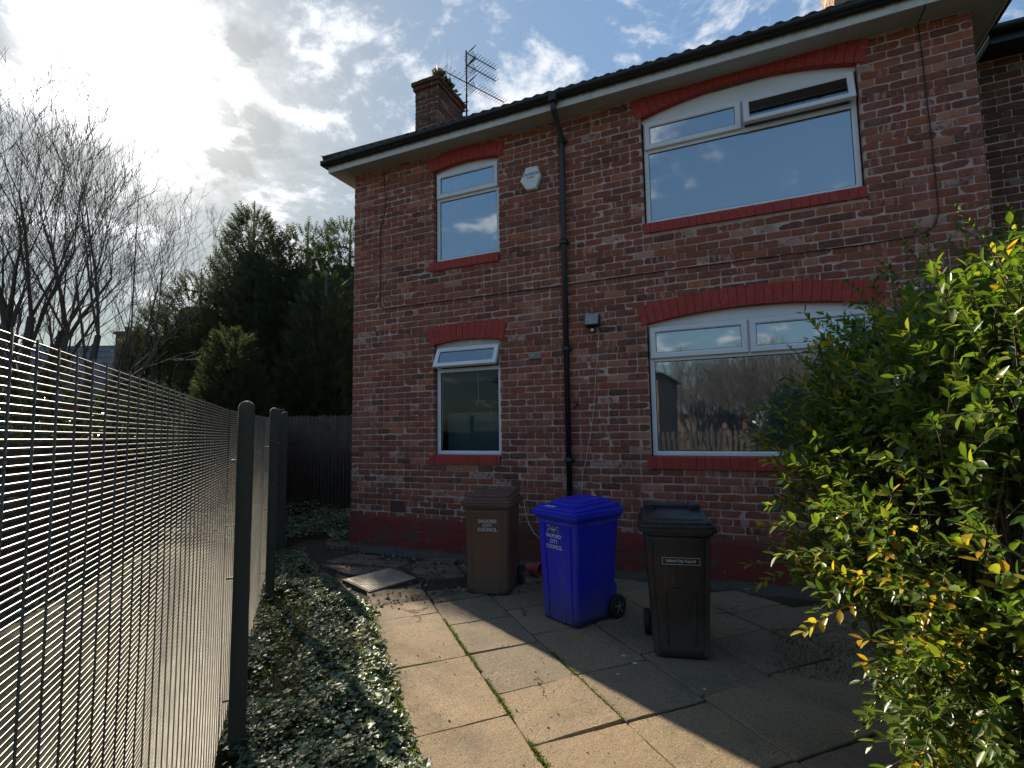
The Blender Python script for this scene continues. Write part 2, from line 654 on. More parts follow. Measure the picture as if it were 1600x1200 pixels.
M_WIRE_V = simple('weathered_fence_wire', (.10, .095, .075), .5, metal=.3, var=.3)
M_TIMBER = simple('dark_weathered_timber', (.075, .062, .050), .9, var=.4, nscale=5, bump=.5, bscale=40)
M_TIMBER2 = simple('brown_weathered_timber', (.10, .075, .055), .9, var=.4, nscale=5, bump=.5, bscale=40)


def mat_plastic(name, col, rough=.42, dirt=(.12, .11, .09), dlow=.35):
    t = NT(name)
    c = t.mix(t.ramp(t.noise(6, 6, .65), .35, .75, 0, .35), col, tuple(x*.6 for x in col))
    c = t.mix(t.ramp(t.noise(28, 7, .75), .58, .70, 0, .45), c, dirt)
    c = t.mix(t.ramp(t.noise(1, 5, .7, t.coord((22, 22, 2.2))), .56, .72, 0, .4), c, dirt)
    tc = t.n('ShaderNodeTexCoord')
    sp = t.n('ShaderNodeSeparateXYZ')
    t.l(tc.outputs['Object'], sp.inputs[0])
    h = t.math('ADD', sp.outputs[2], t.math('MULTIPLY', t.noise(10, 6, .7), -.25))
    c = t.mix(t.ramp(h, -.05, .22, dlow+.2, 0), c, dirt)
    rr = t.ramp(t.noise(9, 5), .3, .7, rough-.08, rough+.12)
    n = t.bump(t.noise(400, 2, .5), .12, .001)
    n = t.bump(t.noise(5, 3, .5), .12, .01, n)
    return t.done(t.bsdf(c, rr, 0, .45, n))


M_BIN_BLUE = mat_plastic('blue_bin_plastic', (.012, .022, .50))
M_BIN_BROWN = mat_plastic('brown_bin_plastic', (.125, .066, .042))
M_BIN_BLACK = mat_plastic('black_bin_plastic', (.022, .021, .020))
M_TYRE = simple('black_wheel_rubber', (.013, .013, .013), .7)
M_LETTER = simple('white_print', (.62, .62, .60), .6, var=.15, nscale=60)
M_RIM = simple('grey_paint', (.18, .18, .17), .6)
M_PURPLE = simple('purple_print', (.10, .06, .22), .6)
M_ALARM = simple('white_alarm_plastic', (.70, .71, .68), .4, var=.08)
M_CABLE_B = simple('black_cable', (.02, .018, .018), .6)
M_CABLE_W = simple('white_cable', (.5, .48, .42), .6)
M_METAL_D = simple('dark_aerial_metal', (.055, .055, .06), .5, metal=.4)
M_TERRA = simple('terracotta', (.33, .075, .045), .7, bump=.3)
M_LAMPGLASS = simple('dusty_lamp_glass', (.26, .29, .27), .25, var=.25, nscale=20)
M_SLATE = simple('slate_roof', (.11, .115, .13), .7, var=.3, nscale=3)
M_FARBRICK = simple('far_brick', (.20, .13, .10), .9, var=.3)

# ------------------------------------------------------------------ brick panels
ROW = .0842
STR = .235


def brick_panel(mb, M, x0, x1, z0, z1, holes=(), seed=1, depth=.10, zoff=.48, jag=.003, fine=True, pale_bias=0.0):
    """bricks in the local XZ plane, face towards -Y; holes = (x0,x1,z0,z1)"""
    rnd = random.Random(seed)
    k = math.floor((z0-zoff)/ROW)
    while k*ROW+zoff < z1-.01:
        za = max(k*ROW+zoff+.0055, z0)
        zb = min((k+1)*ROW+zoff-.0055, z1)
        if zb-za < .012:
            k += 1
            continue
        wav = lambda x: .004*math.sin(x*1.7+k*.9)+.003*math.sin(x*4.1+k*2.3)
        x = x0 - (STR/2 if k % 2 == 0 else 0)
        while x < x1-.01:
            xa, xb = x, x+STR
            x = xb
            parts = [(xa, xb)]
            q = rnd.random()
            if q < .05:
                parts = [(xa, xa+STR*.5), (xa+STR*.5, xb)]
            elif q < .08:
                c = xa+STR*rnd.uniform(.3, .7)
                parts = [(xa, c), (c, xb)]
            for (a, b) in parts:
                a += .0055+rnd.uniform(-.0015, .0015)
                b -= .0055+rnd.uniform(-.0015, .0015)
                a = max(a, x0)
                b = min(b, x1)
                if b-a < .02:
                    continue
                segs = [(a, b)]
                zc = (za+zb)/2
                for (hx0, hx1, hz0, hz1) in holes:
                    if hz0 < zc < hz1:
                        ns = []
                        for (p, q2) in segs:
                            if q2 <= hx0 or p >= hx1:
                                ns.append((p, q2))
                            else:
                                if p < hx0:
                                    ns.append((p, hx0))
                                if q2 > hx1:
                                    ns.append((hx1, q2))
                        segs = ns
                for (p, q2) in segs:
                    if q2-p < .02:
                        continue
                    g = rnd.gauss(.50, .15)
                    if rnd.random() < .07:
                        g = rnd.uniform(.85, 1)
                    if rnd.random() < .06:
                        g = rnd.uniform(0, .14)
                    col = (min(1, max(0, g)), min(1, rnd.random()+pale_bias), rnd.random())
                    dy = rnd.uniform(-.0035, .0025)
                    tx = rnd.uniform(-.010, .010)
                    tz = rnd.uniform(-.03, .03)
                    nx = max(2, int(round((q2-p)/.045))) if fine else 2
                    nzv = 3 if fine else 1
                    vs, fs = [], []
                    w1, w2 = wav(p), wav(q2)
                    skew = rnd.uniform(-.0025, .0025)
                    for j in range(nzv+1):
                        for i in range(nx+1):
                            u = i/nx
                            vv = j/nzv
                            X = p+(q2-p)*u
                            Z = za+(zb-za)*vv+(w1+(w2-w1)*u)+skew*(u-.5)
                            edge = (i == 0 or i == nx or j == 0 or j == nzv)
                            Y = dy+tx*(u-.5)*(q2-p)+tz*(vv-.5)*(zb-za)
                            if fine:
                                n1 = noise.noise(Vector((X*17, Z*17, col[2]*9)))
                                Y += n1*.0035
                                if edge:
                                    Y += .0020
                                    X += rnd.uniform(-jag, jag)*.8
                                    Z += rnd.uniform(-jag, jag)*.6
                                corner = (i in (0, nx)) and (j in (0, nzv))
                                if corner:
                                    X += (.002 if i == 0 else -.002)
                                    Z += (.0015 if j == 0 else -.0015)
                                    Y += .0015
                            vs.append(M @ Vector((X, Y, Z)))
                    W = nx+1
                    for j in range(nzv):
                        for i in range(nx):
                            fs.append((j*W+i, j*W+i+1, (j+1)*W+i+1, (j+1)*W+i))
                    ring = [i for i in range(W)]+[j*W+nx for j in range(1, nzv+1)]+[nzv*W+i for i in range(nx-1, -1, -1)]+[j*W for j in range(nzv-1, 0, -1)]
                    Mi = M.inverted()
                    base = len(vs)
                    for r in ring:
                        l = Mi @ vs[r]
                        l.y = depth
                        vs.append(M @ l)
                    n = len(ring)
                    for i in range(n):
                        fs.append((ring[(i+1) % n], ring[i], base+i, base+(i+1) % n))
                    mb.add(vs, fs, col)
        k += 1


def holed_sheet(mb, M, x0, x1, z0, z1, y, holes, back=None):
    xs = sorted({x0, x1, *[h[0] for h in holes], *[h[1] for h in holes]})
    zs = sorted({z0, z1, *[h[2] for h in holes], *[h[3] for h in holes]})
    for i in range(len(xs)-1):
        for j in range(len(zs)-1):
            cx, cz = (xs[i]+xs[i+1])/2, (zs[j]+zs[j+1])/2
            if any(h[0] < cx < h[1] and h[2] < cz < h[3] for h in holes):
                continue
            mb.box(xs[i], xs[i+1], y, back if back else y+.09, zs[j], zs[j+1], M)

# ------------------------------------------------------------------ the house
I4 = Matrix.Identity(4)
house = empty('brick_house', 'two storey brown brick house with red painted arches and black gutter', 'house')
# openings: x0,x1, sill z, spring z, crown z, arch top at the edges, arch top mid
OP = {
    'ul': (1.44, 2.470, 3.975, 5.30, 5.36, 5.50),
    'll': (1.44, 2.460, 1.28, 2.79, 2.845, 3.02),
    'ur': (4.37, 6.560, 4.005, 5.30, 5.465, 5.54),
    'lr': (4.35, 6.565, 1.29, 2.80, 2.915, 3.02),
}
holes = [(o[0], o[1], o[2]-.12, o[4]+.012) for o in OP.values()]
WT = 5.60
mb = MB()
brick_panel(mb, I4, 0, 7.5, .415, WT, holes, seed=7)
mb.build('wall', M_BRICK, house)
mb = MB()
mh = [(h[0]-.004, h[1]+.004, h[2], h[3]) for h in holes]
holed_sheet(mb, I4, .006, 7.494, G-.1, WT, .0048, mh)
mb.build('mortar_joints', M_MORTAR, house)
# solid back leaf, side walls (sun falls on the left one)
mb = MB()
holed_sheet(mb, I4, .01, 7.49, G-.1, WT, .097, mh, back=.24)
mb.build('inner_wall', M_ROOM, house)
mb = MB()
mb.box(.012, .24, .25, 7.0, G-.1, WT-.01)
mb.box(7.26, 7.488, .25, 7.0, G-.1, WT-.01)
mb.box(.25, 7.25, 6.8, 7.0, G-.1, WT-.01)
mb.build('side_walls', M_FARBRICK, house)
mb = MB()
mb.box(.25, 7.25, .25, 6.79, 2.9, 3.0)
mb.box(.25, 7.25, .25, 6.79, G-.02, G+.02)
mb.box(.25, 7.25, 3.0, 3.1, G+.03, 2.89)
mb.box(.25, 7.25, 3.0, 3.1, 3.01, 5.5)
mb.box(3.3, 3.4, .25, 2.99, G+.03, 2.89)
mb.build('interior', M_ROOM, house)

# plinth : painted and worn, a little proud of the bricks
mb = MB()
nx, nz = 190, 14
for j in range(nz+1):
    for i in range(nx+1):
        X = -.012+7.524*i/nx
        top = .425+.018*noise.noise(Vector((X*6, 0, 3)))
        Z = G-.06+(top-(G-.06))*j/nz
        Y = -.012+.010*noise.noise(Vector((X*9, Z*14, 0)))+(.008 if j == nz else 0)
        if Z < .03:
            Y += .012*max(0, noise.noise(Vector((X*5, 4, 0))))
        mb.v.append((X, Y, Z))
for j in range(nz):
    for i in range(nx):
        a = j*(nx+1)+i
        mb.f.append((a, a+1, a+nx+2, a+nx+1))
        mb.c.append(None)
        mb.sm.append(True)
mb.face([(-.012, 0.0, G-.06), (-.012, 0.0, .42), (-.012, .12, .42), (-.012, .12, G-.06)])
mb.build('plinth', M_PLINTH, house)


def arch(o, parent, name='arch', n=None, seed=0):
    x0, x1, zs, sp, cr, te = o
    rnd = random.Random(seed)
    half = (x1-x0)/2+.055
    cx = (x0+x1)/2
    rise = cr-sp
    Rr = (half*half+rise*rise)/(2*rise)
    zc = cr-Rr
    thick = te-sp+.0
    a0 = math.asin(half/Rr)
    L = 2*a0*Rr
    n = max(6, int(round(L/.088)))
    mb = MB()
    for i in range(n):
        aa = -a0+2*a0*i/n+.0012/Rr
        ab = -a0+2*a0*(i+1)/n-.0012/Rr
        p = -.010+rnd.uniform(-.002, .002)
        r0_, r1_ = Rr, Rr+thick+rnd.uniform(-.004, .004)
        pts = []
        for y in (p, .092):
            yy = [(aa, r0_), (ab, r0_), (ab, r1_), (aa, r1_)]
            for (a, r) in yy:
                zz = zc+r*math.cos(a)
                pts.append((cx+r*math.sin(a), y, min(zz, 5.59)))
        # front with a small chamfer
        fr = []
        for (a, r) in [(aa, r0_), (ab, r0_), (ab, r1_), (aa, r1_)]:
            am = (aa+ab)/2
            a2 = a+(am-a)*.10
            r2 = r+((r0_+r1_)/2-r)*.03
            fr.append((cx+r2*math.sin(a2), p-.004, min(zc+r2*math.cos(a2), 5.585)))
        vs = pts+fr
        mb.add(vs, [(8, 9, 10, 11), (0, 1, 9, 8), (1, 2, 10, 9), (2, 3, 11, 10), (3, 0, 8, 11), (0, 4, 5, 1), (1, 5, 6, 2), (2, 6, 7, 3), (3, 7, 4, 0)])
    return mb.build(name, M_RED, parent)


def sill(o, parent, x0, x1, h, seed=0):
    rnd = random.Random(seed)
    z1 = o[2]
    mb = MB()
    x = x0
    while x < x1-.02:
        w = .0855
        b = min(x+w, x1)
        if x1-b < .03:
            b = x1
        p = rnd.uniform(-.003, .003)
        Ms = Matrix.Translation((0, 0, 0))
        vs = [(x+.0015, -.028+p, z1-h), (b-.0015, -.028+p, z1-h), (b-.0015, .10, z1-h), (x+.0015, .10, z1-h),
              (x+.0015, -.026+p, z1-.006), (b-.0015, -.026+p, z1-.006), (b-.0015, .10, z1+.012), (x+.0015, .10, z1+.012)]
        mb.add(vs, [(0, 3, 2, 1), (4, 5, 6, 7), (0, 1, 5, 4), (1, 2, 6, 5), (2, 3, 7, 6), (3, 0, 4, 7)])
        x = b
    return mb.build('sill', M_RED, parent)


def rect_frame(mb, x0, x1, z0, z1, w, y0, y1, bev=.006, M=None):
    """frame with mitred bevelled profile; front at y0"""
    def ring(off, y):
        return [(x0+off, y, z0+off), (x1-off, y, z0+off), (x1-off, y, z1-off), (x0+off, y, z1-off)]
    rings = [ring(0, y1), ring(0, y0+bev), ring(bev, y0), ring(w-bev*2, y0), ring(w, y0+bev*1.6), ring(w, y1)]
    mb.loft(rings, M=M, cap=False)


def pane(name, x0, x1, z0, z1, y, mat, parent, M=None):
    mb = MB()
    mb.box(x0, x1, y, y+.006, z0, z1, M)
    return mb.build(name, mat, parent)


def sash(parent, x0, x1, z0, z1, y0, glass, openang=0, w=.062):
    """top hung casement, opened outwards by openang"""
    Mr = Matrix.Translation((0, y0, z1)) @ Matrix.Rotation(-openang, 4, 'X') @ Matrix.Translation((0, -y0, -z1))
    mb = MB()
    rect_frame(mb, x0, x1, z0, z1, w, y0-.022, y0+.028, M=Mr)
    s = mb.build('sash', M_UPVC, parent)
    mb = MB()
    rect_frame(mb, x0+w-.0005, x1-w+.0005, z0+w-.0005, z1-w+.0005, .006, y0-.008, y0+.002, .001, Mr)
    mb.build('gasket', M_SEAL, s)
    pane('pane', x0+w, x1-w, z0+w, z1-w, y0-.002, glass, s, Mr)
    return s


def window(o, name_label, fx, fz, transom, fan_split, opens, glass, glass_fan=None, behind=None, head=True):
    x0, x1, zs, sp, cr, te = o
    y = .075
    W = bpy.data.objects.new('window', None)
    sc.collection.objects.link(W)
    W.parent = house
    W['label'] = name_label
    # board filling the arch head above the frame
    mb = MB()
    n = 14
    half = (x1-x0)/2
    cx = (x0+x1)/2
    rise = cr-sp
    Rr = ((half+.055)**2+rise*rise)/(2*rise)
    zc = cr-Rr
    pts = []
    for i in range(n+1):
        xx = x0+(x1-x0)*i/n
        pts.append((xx, zc+math.sqrt(Rr*Rr-(xx-cx)**2)+.01))
    for i in range(n):
        mb.add([(pts[i][0], y-.004, fz[1]), (pts[i+1][0], y-.004, fz[1]), (pts[i+1][0], y-.004, pts[i+1][1]), (pts[i][0], y-.004, pts[i][1]),
                (pts[i][0], y+.03, fz[1]), (pts[i+1][0], y+.03, fz[1]), (pts[i+1][0], y+.03, pts[i+1][1]), (pts[i][0], y+.03, pts[i][1])],
               [(0, 1, 2, 3), (7, 6, 5, 4), (0, 4, 5, 1), (2, 6, 7, 3)])
    mb.build('head_board', M_UPVC_OLD if not head else M_UPVC, W)
    mb = MB()
    rect_frame(mb, fx[0], fx[1], fz[0], fz[1], .052, y-.006, y+.06)
    # transom
    mb.box(fx[0]+.05, fx[1]-.05, y-.003, y+.055, transom-.026, transom+.026, bev=.004)
    for s in fan_split:
        mb.box(s-.024, s+.024, y-.0015, y+.053, transom+.024, fz[1]-.05, bev=.004)
    # thin dark line round the frame where it is sealed to the brick
    fr = mb.build('frame', M_UPVC, W)
    mb = MB()
    rect_frame(mb, fx[0]-.007, fx[1]+.007, fz[0]-.004, fz[1]+.004, .0065, y-.001, y+.05, .001)
    mb.build('sealant', M_SEAL, fr)
    # lower pane with bead
    mb = MB()
    rect_frame(mb, fx[0]+.0505, fx[1]-.0505, fz[0]+.0505, transom-.0255, .007, y+.008, y+.02, .001)
    mb.build('gasket', M_SEAL, W)
    pane('pane', fx[0]+.056, fx[1]-.056, fz[0]+.056, transom-.031, y+.014, glass, W)
    edges = [fx[0]]+list(fan_split)+[fx[1]]
    for i in range(len(edges)-1):
        a = edges[i]+(.018 if i == 0 else .012)
        b = edges[i+1]-(.018 if i == len(edges)-2 else .012)
        sash(W, a, b, transom+.012, fz[1]-.016, y-.02, glass_fan or glass, R(opens[i]))
    return W


w_ul = window(OP['ul'], 'small upper window at the left, fanlight shut, white pot inside', (1.452, 2.455), (3.978, 5.285), 4.90, [], [0], M_GLASS_UP)
w_ll = window(OP['ll'], 'small lower window with its fanlight propped open', (1.452, 2.447), (1.288, 2.765), 2.44, [], [24], M_GLASS_CLR, M_GLASS_UP, head=False)
w_ur = window(OP['ur'], 'wide upper window with its right fanlight propped open', (4.385, 6.548), (4.01, 5.275), 4.915, [5.472], [0, 15], M_GLASS_UP)
w_lr = window(OP['lr'], 'wide lower window half hidden by the bush', (4.362, 6.555), (1.296, 2.79), 2.40, [5.42], [0, 0], M_GLASS, M_GLASS_UP)
for o, (a, b), h in ((('ul'), (1.38, 2.462), .125), ('ll', (1.38, 2.452), .115), ('ur', (4.355, 6.565), .12), ('lr', (4.32, 6.575), .13)):
    wp = {'ul': w_ul, 'll': w_ll, 'ur': w_ur, 'lr': w_lr}[o]
    sill(OP[o], wp, a, b, h, seed=ord(o[1]))
    arch(OP[o], wp, seed=ord(o[0])*3)
# curtains and blinds behind the glass
mb = MB()
def curtain(mb, x0, x1, z0, z1, y, amp=.02, per=.13):
    n = int((x1-x0)/.02)
    for i in range(n):
        a, b = x0+(x1-x0)*i/n, x0+(x1-x0)*(i+1)/n
        f = lambda x: y+amp*math.sin(x*2*PI/per)+amp*.4*math.sin(x*2*PI/per*2.3+1)
        mb.face([(a, f(a), z0), (b, f(b), z0), (b, f(b), z1), (a, f(a), z1)], smooth=True)
curtain(mb, 4.4, 6.54, 1.34, 2.36, .20, .002)
mb.build('net_curtain', simple('milky_net_curtain', (.36, .40, .43), .9, var=.1), w_lr)
mb = MB()
mb.box(4.4, 6.54, .26, .264, 4.06, 5.26)
mb.build('blind', M_GREYBLIND, w_ur)
mb = MB()
curtain(mb, 1.47, 2.44, 4.0, 5.28, .30, .01)
mb.build('net_curtain', M_BLIND, w_ul)
mb = MB()
mb.box(1.5, 2.42, .28, .29, 1.30, 1.86)
mb.build('privacy_screen', M_TEAL, w_ll)
mb = MB()
mb.tube([(2.02, .2, 2.42), (2.03, .2, 2.2), (2.035, .2, 2.05), (2.0, .2, 1.95)], .006, 5)
mb.tube([(2.22, .2, 1.88), (2.22, .2, 1.80)], .007, 5)
mb.build('blind_cord', M_LETTER, w_ll)

# eaves: soffit, fascia, gutter, roof
EX0, EX1, EY0, EY1 = -.275, 7.775, -.275, 7.3
SZ = 5.56
mb = MB()
mb.box(EX0+.02, EX1-.02, EY0+.02, -.002, SZ, SZ+.012)
mb.box(EX0+.02, -.003, .0, 7.2, SZ, SZ+.012)
mb.box(7.503, EX1-.02, .0, 7.2, SZ, SZ+.012)
mb.box(.0, 7.5, -.0015, .004, SZ-.012, SZ-.001)   # pale strip along the wall
mb.build('soffit', M_SOFFIT, house)
mb = MB()
mb.box(EX0, EX1, EY0, EY0+.018, SZ-.008, SZ+.17)
mb.box(EX0, EX0+.018, EY0+.02, EY1, SZ-.008, SZ+.17)
mb.box(EX1-.018, EX1, EY0+.02, EY1, SZ-.008, SZ+.17)
fas = mb.build('fascia', M_FASCIA, house)


def gutter(mb, a, b, out, r=.056, z=5.70):
    """half round gutter between a and b; out = outward unit vector"""
    a, b, out = Vector(a), Vector(b), Vector(out)
    prof = []
    for i in range(9):
        t = PI*i/8
        prof.append((r*(1-math.cos(t)), -r*math.sin(t)*.95))
    prof2 = [(p[0]*.93+.004, p[1]*.92) for p in reversed(prof)]
    pr = prof+prof2
    rings = []
    L_ = (b-a)
    for e in (a, b):
        rings.append([e+out*p[0]+Vector((0, 0, z+p[1])) for p in pr])
    mb.loft(rings, cap=True)
    n = max(1, int(L_.length/.95))
    for i in range(1, n+1):
        c = a+L_*(i-.5)/n
        d = L_.normalized()
        rings = []
        for s in (-.018, .018):
            rings.append([c+d*s+out*(r+(p[0]-r)*1.10+.001)+Vector((0, 0, z+p[1]*1.10)) for p in prof])
        mb.loft(rings, cap=False, closed=False)


mb = MB()
gutter(mb, (EX0-.06, EY0-.004, 0), (EX1+.06, EY0-.004, 0), (0, -1, 0))
gutter(mb, (EX0-.004, EY1, 0), (EX0-.004, EY0-.06, 0), (-1, 0, 0))
gutter(mb, (EX1+.004, EY0-.06, 0), (EX1+.004, EY1, 0), (1, 0, 0))
# little bent overflow hook at the corner
mb.tube([(-.29, -.34, 5.70), (-.30, -.36, 5.78), (-.325, -.37, 5.80), (-.34, -.37, 5.785)], .005, 5)
mb.build('gutter', M_BLACKPL, house)

# hipped roof of pantiles
PT = math.tan(R(34.4))
AX0, AX1, AY0, AY1 = EX0-.055, EX1+.055, EY0-.055, EY1+.055
EZ = 5.735


def roof_side(mb, p0, p1, inw, length, run):
    """tiles on one slope; p0->p1 along the eave, inw = inward direction, trapezoid shrinks by 1 per run"""
    p0, p1, inw = Vector(p0), Vector(p1), Vector(inw)
    d = (p1-p0)
    Lw = d.length
    d.normalize()
    courses = int(run/.30)
    rnd = random.Random(int(Lw*100))
    for c in range(courses+1):
        ra, rb = c*.30, min((c+1)*.30+.03, run)
        if rb <= ra:
            break
        xa, xb = ra, Lw-ra
        n = int((xb-xa)/.0375)
        if n < 2:
            break
        vs, fs = [], []
        for i in range(n+1):
            x = xa+(xb-xa)*i/n
            ph = (x % .15)/.15
            h = .017*max(0, math.sin(ph*2*PI))+.006*math.sin(ph*2*PI)
            jit = .004*noise.noise(Vector((math.floor(x/.15)*3.1, c*2.7, 0)))
            for (rr, hz) in ((ra-.0, .022+h+jit), (ra, .004+h*.6+jit), (rb, .0+h*.9+jit)):
                q = p0+d*min(max(x, rr), Lw-rr)+inw*rr
                vs.append((q.x, q.y, EZ+rr*PT+hz*1.0+(.006 if rr == rb else 0)))
        for i in range(n):
            a, b = i*3, (i+1)*3
            fs += [(a+1, b+1, b, a), (a, b, b+2, a+2)]
        mb.add(vs, fs)


mb = MB()
runy = (AY1-AY0)/2
roof_side(mb, (AX0, AY0, 0), (AX1, AY0, 0), (0, 1, 0), 0, runy)
roof_side(mb, (AX0, AY1, 0), (AX0, AY0, 0), (1, 0, 0), 0, runy)
roof_side(mb, (AX1, AY0, 0), (AX1, AY1, 0), (-1, 0, 0), 0, runy)
ap = (AX0+runy, (AY0+AY1)/2)
aq = (AX1-runy, (AY0+AY1)/2)
zr = EZ+runy*PT
mb.add([(AX0+.01, AY0+.01, EZ-.01), (AX1-.01, AY0+.01, EZ-.01), (AX1-.01, AY1, EZ-.01), (AX0+.01, AY1, EZ-.01), (ap[0], ap[1], zr-.02), (aq[0], aq[1], zr-.02)],
       [(0, 1, 5, 4), (1, 2, 5), (2, 3, 4, 5), (3, 0, 4), (3, 2, 1, 0)])
for (a, b) in (((AX0, AY0, EZ), (ap[0], ap[1], zr)), ((AX1, AY0, EZ), (aq[0], aq[1], zr)), ((ap[0], ap[1], zr), (aq[0], aq[1], zr))):
    mb.tube([Vector(a)+Vector((0, 0, .01)), Vector(b)+Vector((0, 0, .01))], .06, 8)
roof = mb.build('roof', M_TILE, house)

# chimney at the left
CX0, CX1, CY0, CY1 = .07, .565, 1.5, 2.4


def brick_stack(x0, x1, y0, y1, z0, z1, mat, parent, name, seed, sunny=None):
    mb = MB()
    brick_panel(mb, Matrix.Translation((x0, y0, 0)), 0, x1-x0, z0, z1, seed=seed, depth=.06, jag=.004)
    Mx = Matrix.Translation((x1, y0, 0)) @ Matrix.Rotation(PI/2, 4, 'Z')
    brick_panel(mb, Mx, 0, y1-y0, z0, z1, seed=seed+1, depth=.06, jag=.004)
    Mx = Matrix.Translation((x0, y1, 0)) @ Matrix.Rotation(-PI/2, 4, 'Z')
    brick_panel(mb, Mx, 0, y1-y0, z0, z1, seed=seed+2, depth=.06, jag=.004)
    Mx = Matrix.Translation((x1, y1, 0)) @ Matrix.Rotation(PI, 4, 'Z')
    brick_panel(mb, Mx, 0, x1-x0, z0, z1, seed=seed+3, depth=.06, jag=.004)
    o = mb.build(name, mat, parent)
    mb = MB()
    mb.box(x0+.008, x1-.008, y0+.008, y1-.008, z0, z1-.004)
    mb.build('mortar_core', M_MORTAR, o)
    return o


chim = brick_stack(CX0, CX1, CY0, CY1, 6.0, 7.86, M_BRICK2, house, 'chimney', 31)
for i, (g, za, zb) in enumerate(((.03, 7.862, 7.935), (.055, 7.94, 8.02))):
    mb = MB()
    brick_panel(mb, Matrix.Translation((CX0-g, CY0-g, 0)), 0, CX1-CX0+2*g, za, zb, seed=41+i, depth=.09, zoff=za-.005, jag=.005)
    brick_panel(mb, Matrix.Translation((CX1+g, CY0-g, 0)) @ Matrix.Rotation(PI/2, 4, 'Z'), 0, CY1-CY0+2*g, za, zb, seed=43+i, depth=.09, zoff=za-.005, jag=.005)
    mb.box(CX0-g+.01, CX1+g-.01, CY0-g+.01, CY1+g-.01, za, zb-.003, col=(.3, .2, .3))
    mb.build('corbel_course', M_BRICK2, chim)
mb = MB()
vs = []
n = 9
for j in range(n+1):
    for i in range(n+1):
        X = CX0-.04+(CX1-CX0+.08)*i/n
        Y = CY0-.04+(CY1-CY0+.08)*j/n
        e = min(i, n-i, j, n-j)
        Z = 8.018+min(e, 2)*.045+.02*noise.noise(Vector((X*8, Y*8, 0)))
        vs.append((X, Y, Z))
fs = [(j*(n+1)+i, j*(n+1)+i+1, (j+1)*(n+1)+i+1, (j+1)*(n+1)+i) for j in range(n) for i in range(n)]
mb.add(vs, fs)
mb.build('flaunching', M_MORTAR, chim)
mb = MB()
pc = (.43, 1.72)
rings = []
for (r, z) in ((.10, 8.07), (.095, 8.15), (.095, 8.24), (.115, 8.25), (.115, 8.29), (.09, 8.295), (.08, 8.12)):
    rings.append([(pc[0]+r*math.cos(2*PI*k/14), pc[1]+r*math.sin(2*PI*k/14), z) for k in range(14)])
mb.loft(rings, cap=False, smooth=False)
mb.build('chimney_pot', M_MORTAR, chim)

# downpipe with swan neck
mb = MB()
px = 3.388
mb.tube([(px-.0, EY0-.06, 5.655), (px, EY0-.06, 5.52), (px, EY0-.05, 5.50), (px, -.06, 5.30), (px, -.05, 5.26), (px, -.05, .0)], .036, 12)
for z in (5.22, 3.9, 2.55, 1.2, .5):
    mb.tube([(px, -.05, z), (px, -.05, z+.07)], .043, 12)
    mb.box(px-.065, px+.065, -.03, -.004, z+.02, z+.05)
mb.box(px-.05, px+.05, EY0-.115, EY0-.015, 5.60, 5.70, bev=.008)
mb.build('downpipe', M_BLACKPL, house)

# terracotta air brick in the wall
mb = MB()
mb.box(.71, .975, -.004, .04, .485, .645, bev=.004)
for zz in range(3):
    for xx in range(7):
        c = (.742+xx*.0335, .52+zz*.045)
        mb.tube([(c[0], -.010, c[1]), (c[0], -.002, c[1])], .006, 6)
mb.build('air_brick', M_TERRA if False else simple('old_air_brick', (.10, .040, .032), .85, bump=.5), house)

# ------------------------------------------------------------------ neighbouring house at the right, set back
nb = empty('brick_house', 'set back brick house at the right edge behind the bush', 'house')
mb = MB()
brick_panel(mb, Matrix.Translation((7.50, .95, 0)), 0, 3.2, 1.2, 5.56, seed=77)
mb.build('wall', M_BRICK2, nb)
mb = MB()
mb.box(7.5, 10.7, .9565, 1.2, G-.1, 5.55)
mb.build('mortar_joints', M_MORTAR, nb)
mb = MB()
mb.box(7.85, 10.9, .63, .645, 5.53, 5.70)
mb.box(7.85, 10.9, .65, .945, 5.54, 5.56)
mb.build('fascia', M_BLACKPL, nb)
mb = MB()
gutter(mb, (7.84, .628, 0), (10.9, .628, 0), (0, -1, 0), z=5.66)
mb.build('gutter', M_BLACKPL, nb)
mb = MB()
mb.add([(7.85, .57, 5.70), (10.9, .57, 5.70), (10.9, 4.4, 7.4), (7.85, 4.4, 7.4), (7.85, .57, 5.64), (10.9, .57, 5.64), (10.9, 4.4, 7.3), (7.85, 4.4, 7.3)],
       [(0, 1, 2, 3), (7, 6, 5, 4), (0, 4, 5, 1), (1, 5, 6, 2), (2, 6, 7, 3), (3, 7, 4, 0)])
mb.build('roof', M_TILE, nb)
ch2 = brick_stack(6.86, 7.62, 2.6, 3.66, 5.9, 9.4, M_BUFF, house, 'chimney', 91)
ch2['label'] = 'pale sunlit chimney cut off by the top of the photo'


# ------------------------------------------------------------------ things fixed to the wall
def text_mesh(name, s, size, mat, parent, M, extrude=.0008, align='CENTER', space=1.0):
    cu = bpy.data.curves.new(name, 'FONT')
    cu.body = s
    cu.size = size
    cu.align_x = align
    cu.extrude = extrude
    cu.space_line = space
    cu.offset = size*.012
    o = bpy.data.objects.new(name, cu)
    sc.collection.objects.link(o)
    bpy.context.view_layer.update()
    me = bpy.data.meshes.new_from_object(o.evaluated_get(bpy.context.evaluated_depsgraph_get()))
    bpy.data.objects.remove(o)
    me.transform(M)
    me.materials.clear()
    me.materials.append(mat)
    o = bpy.data.objects.new(name, me)
    sc.collection.objects.link(o)
    o.parent = parent
    return o


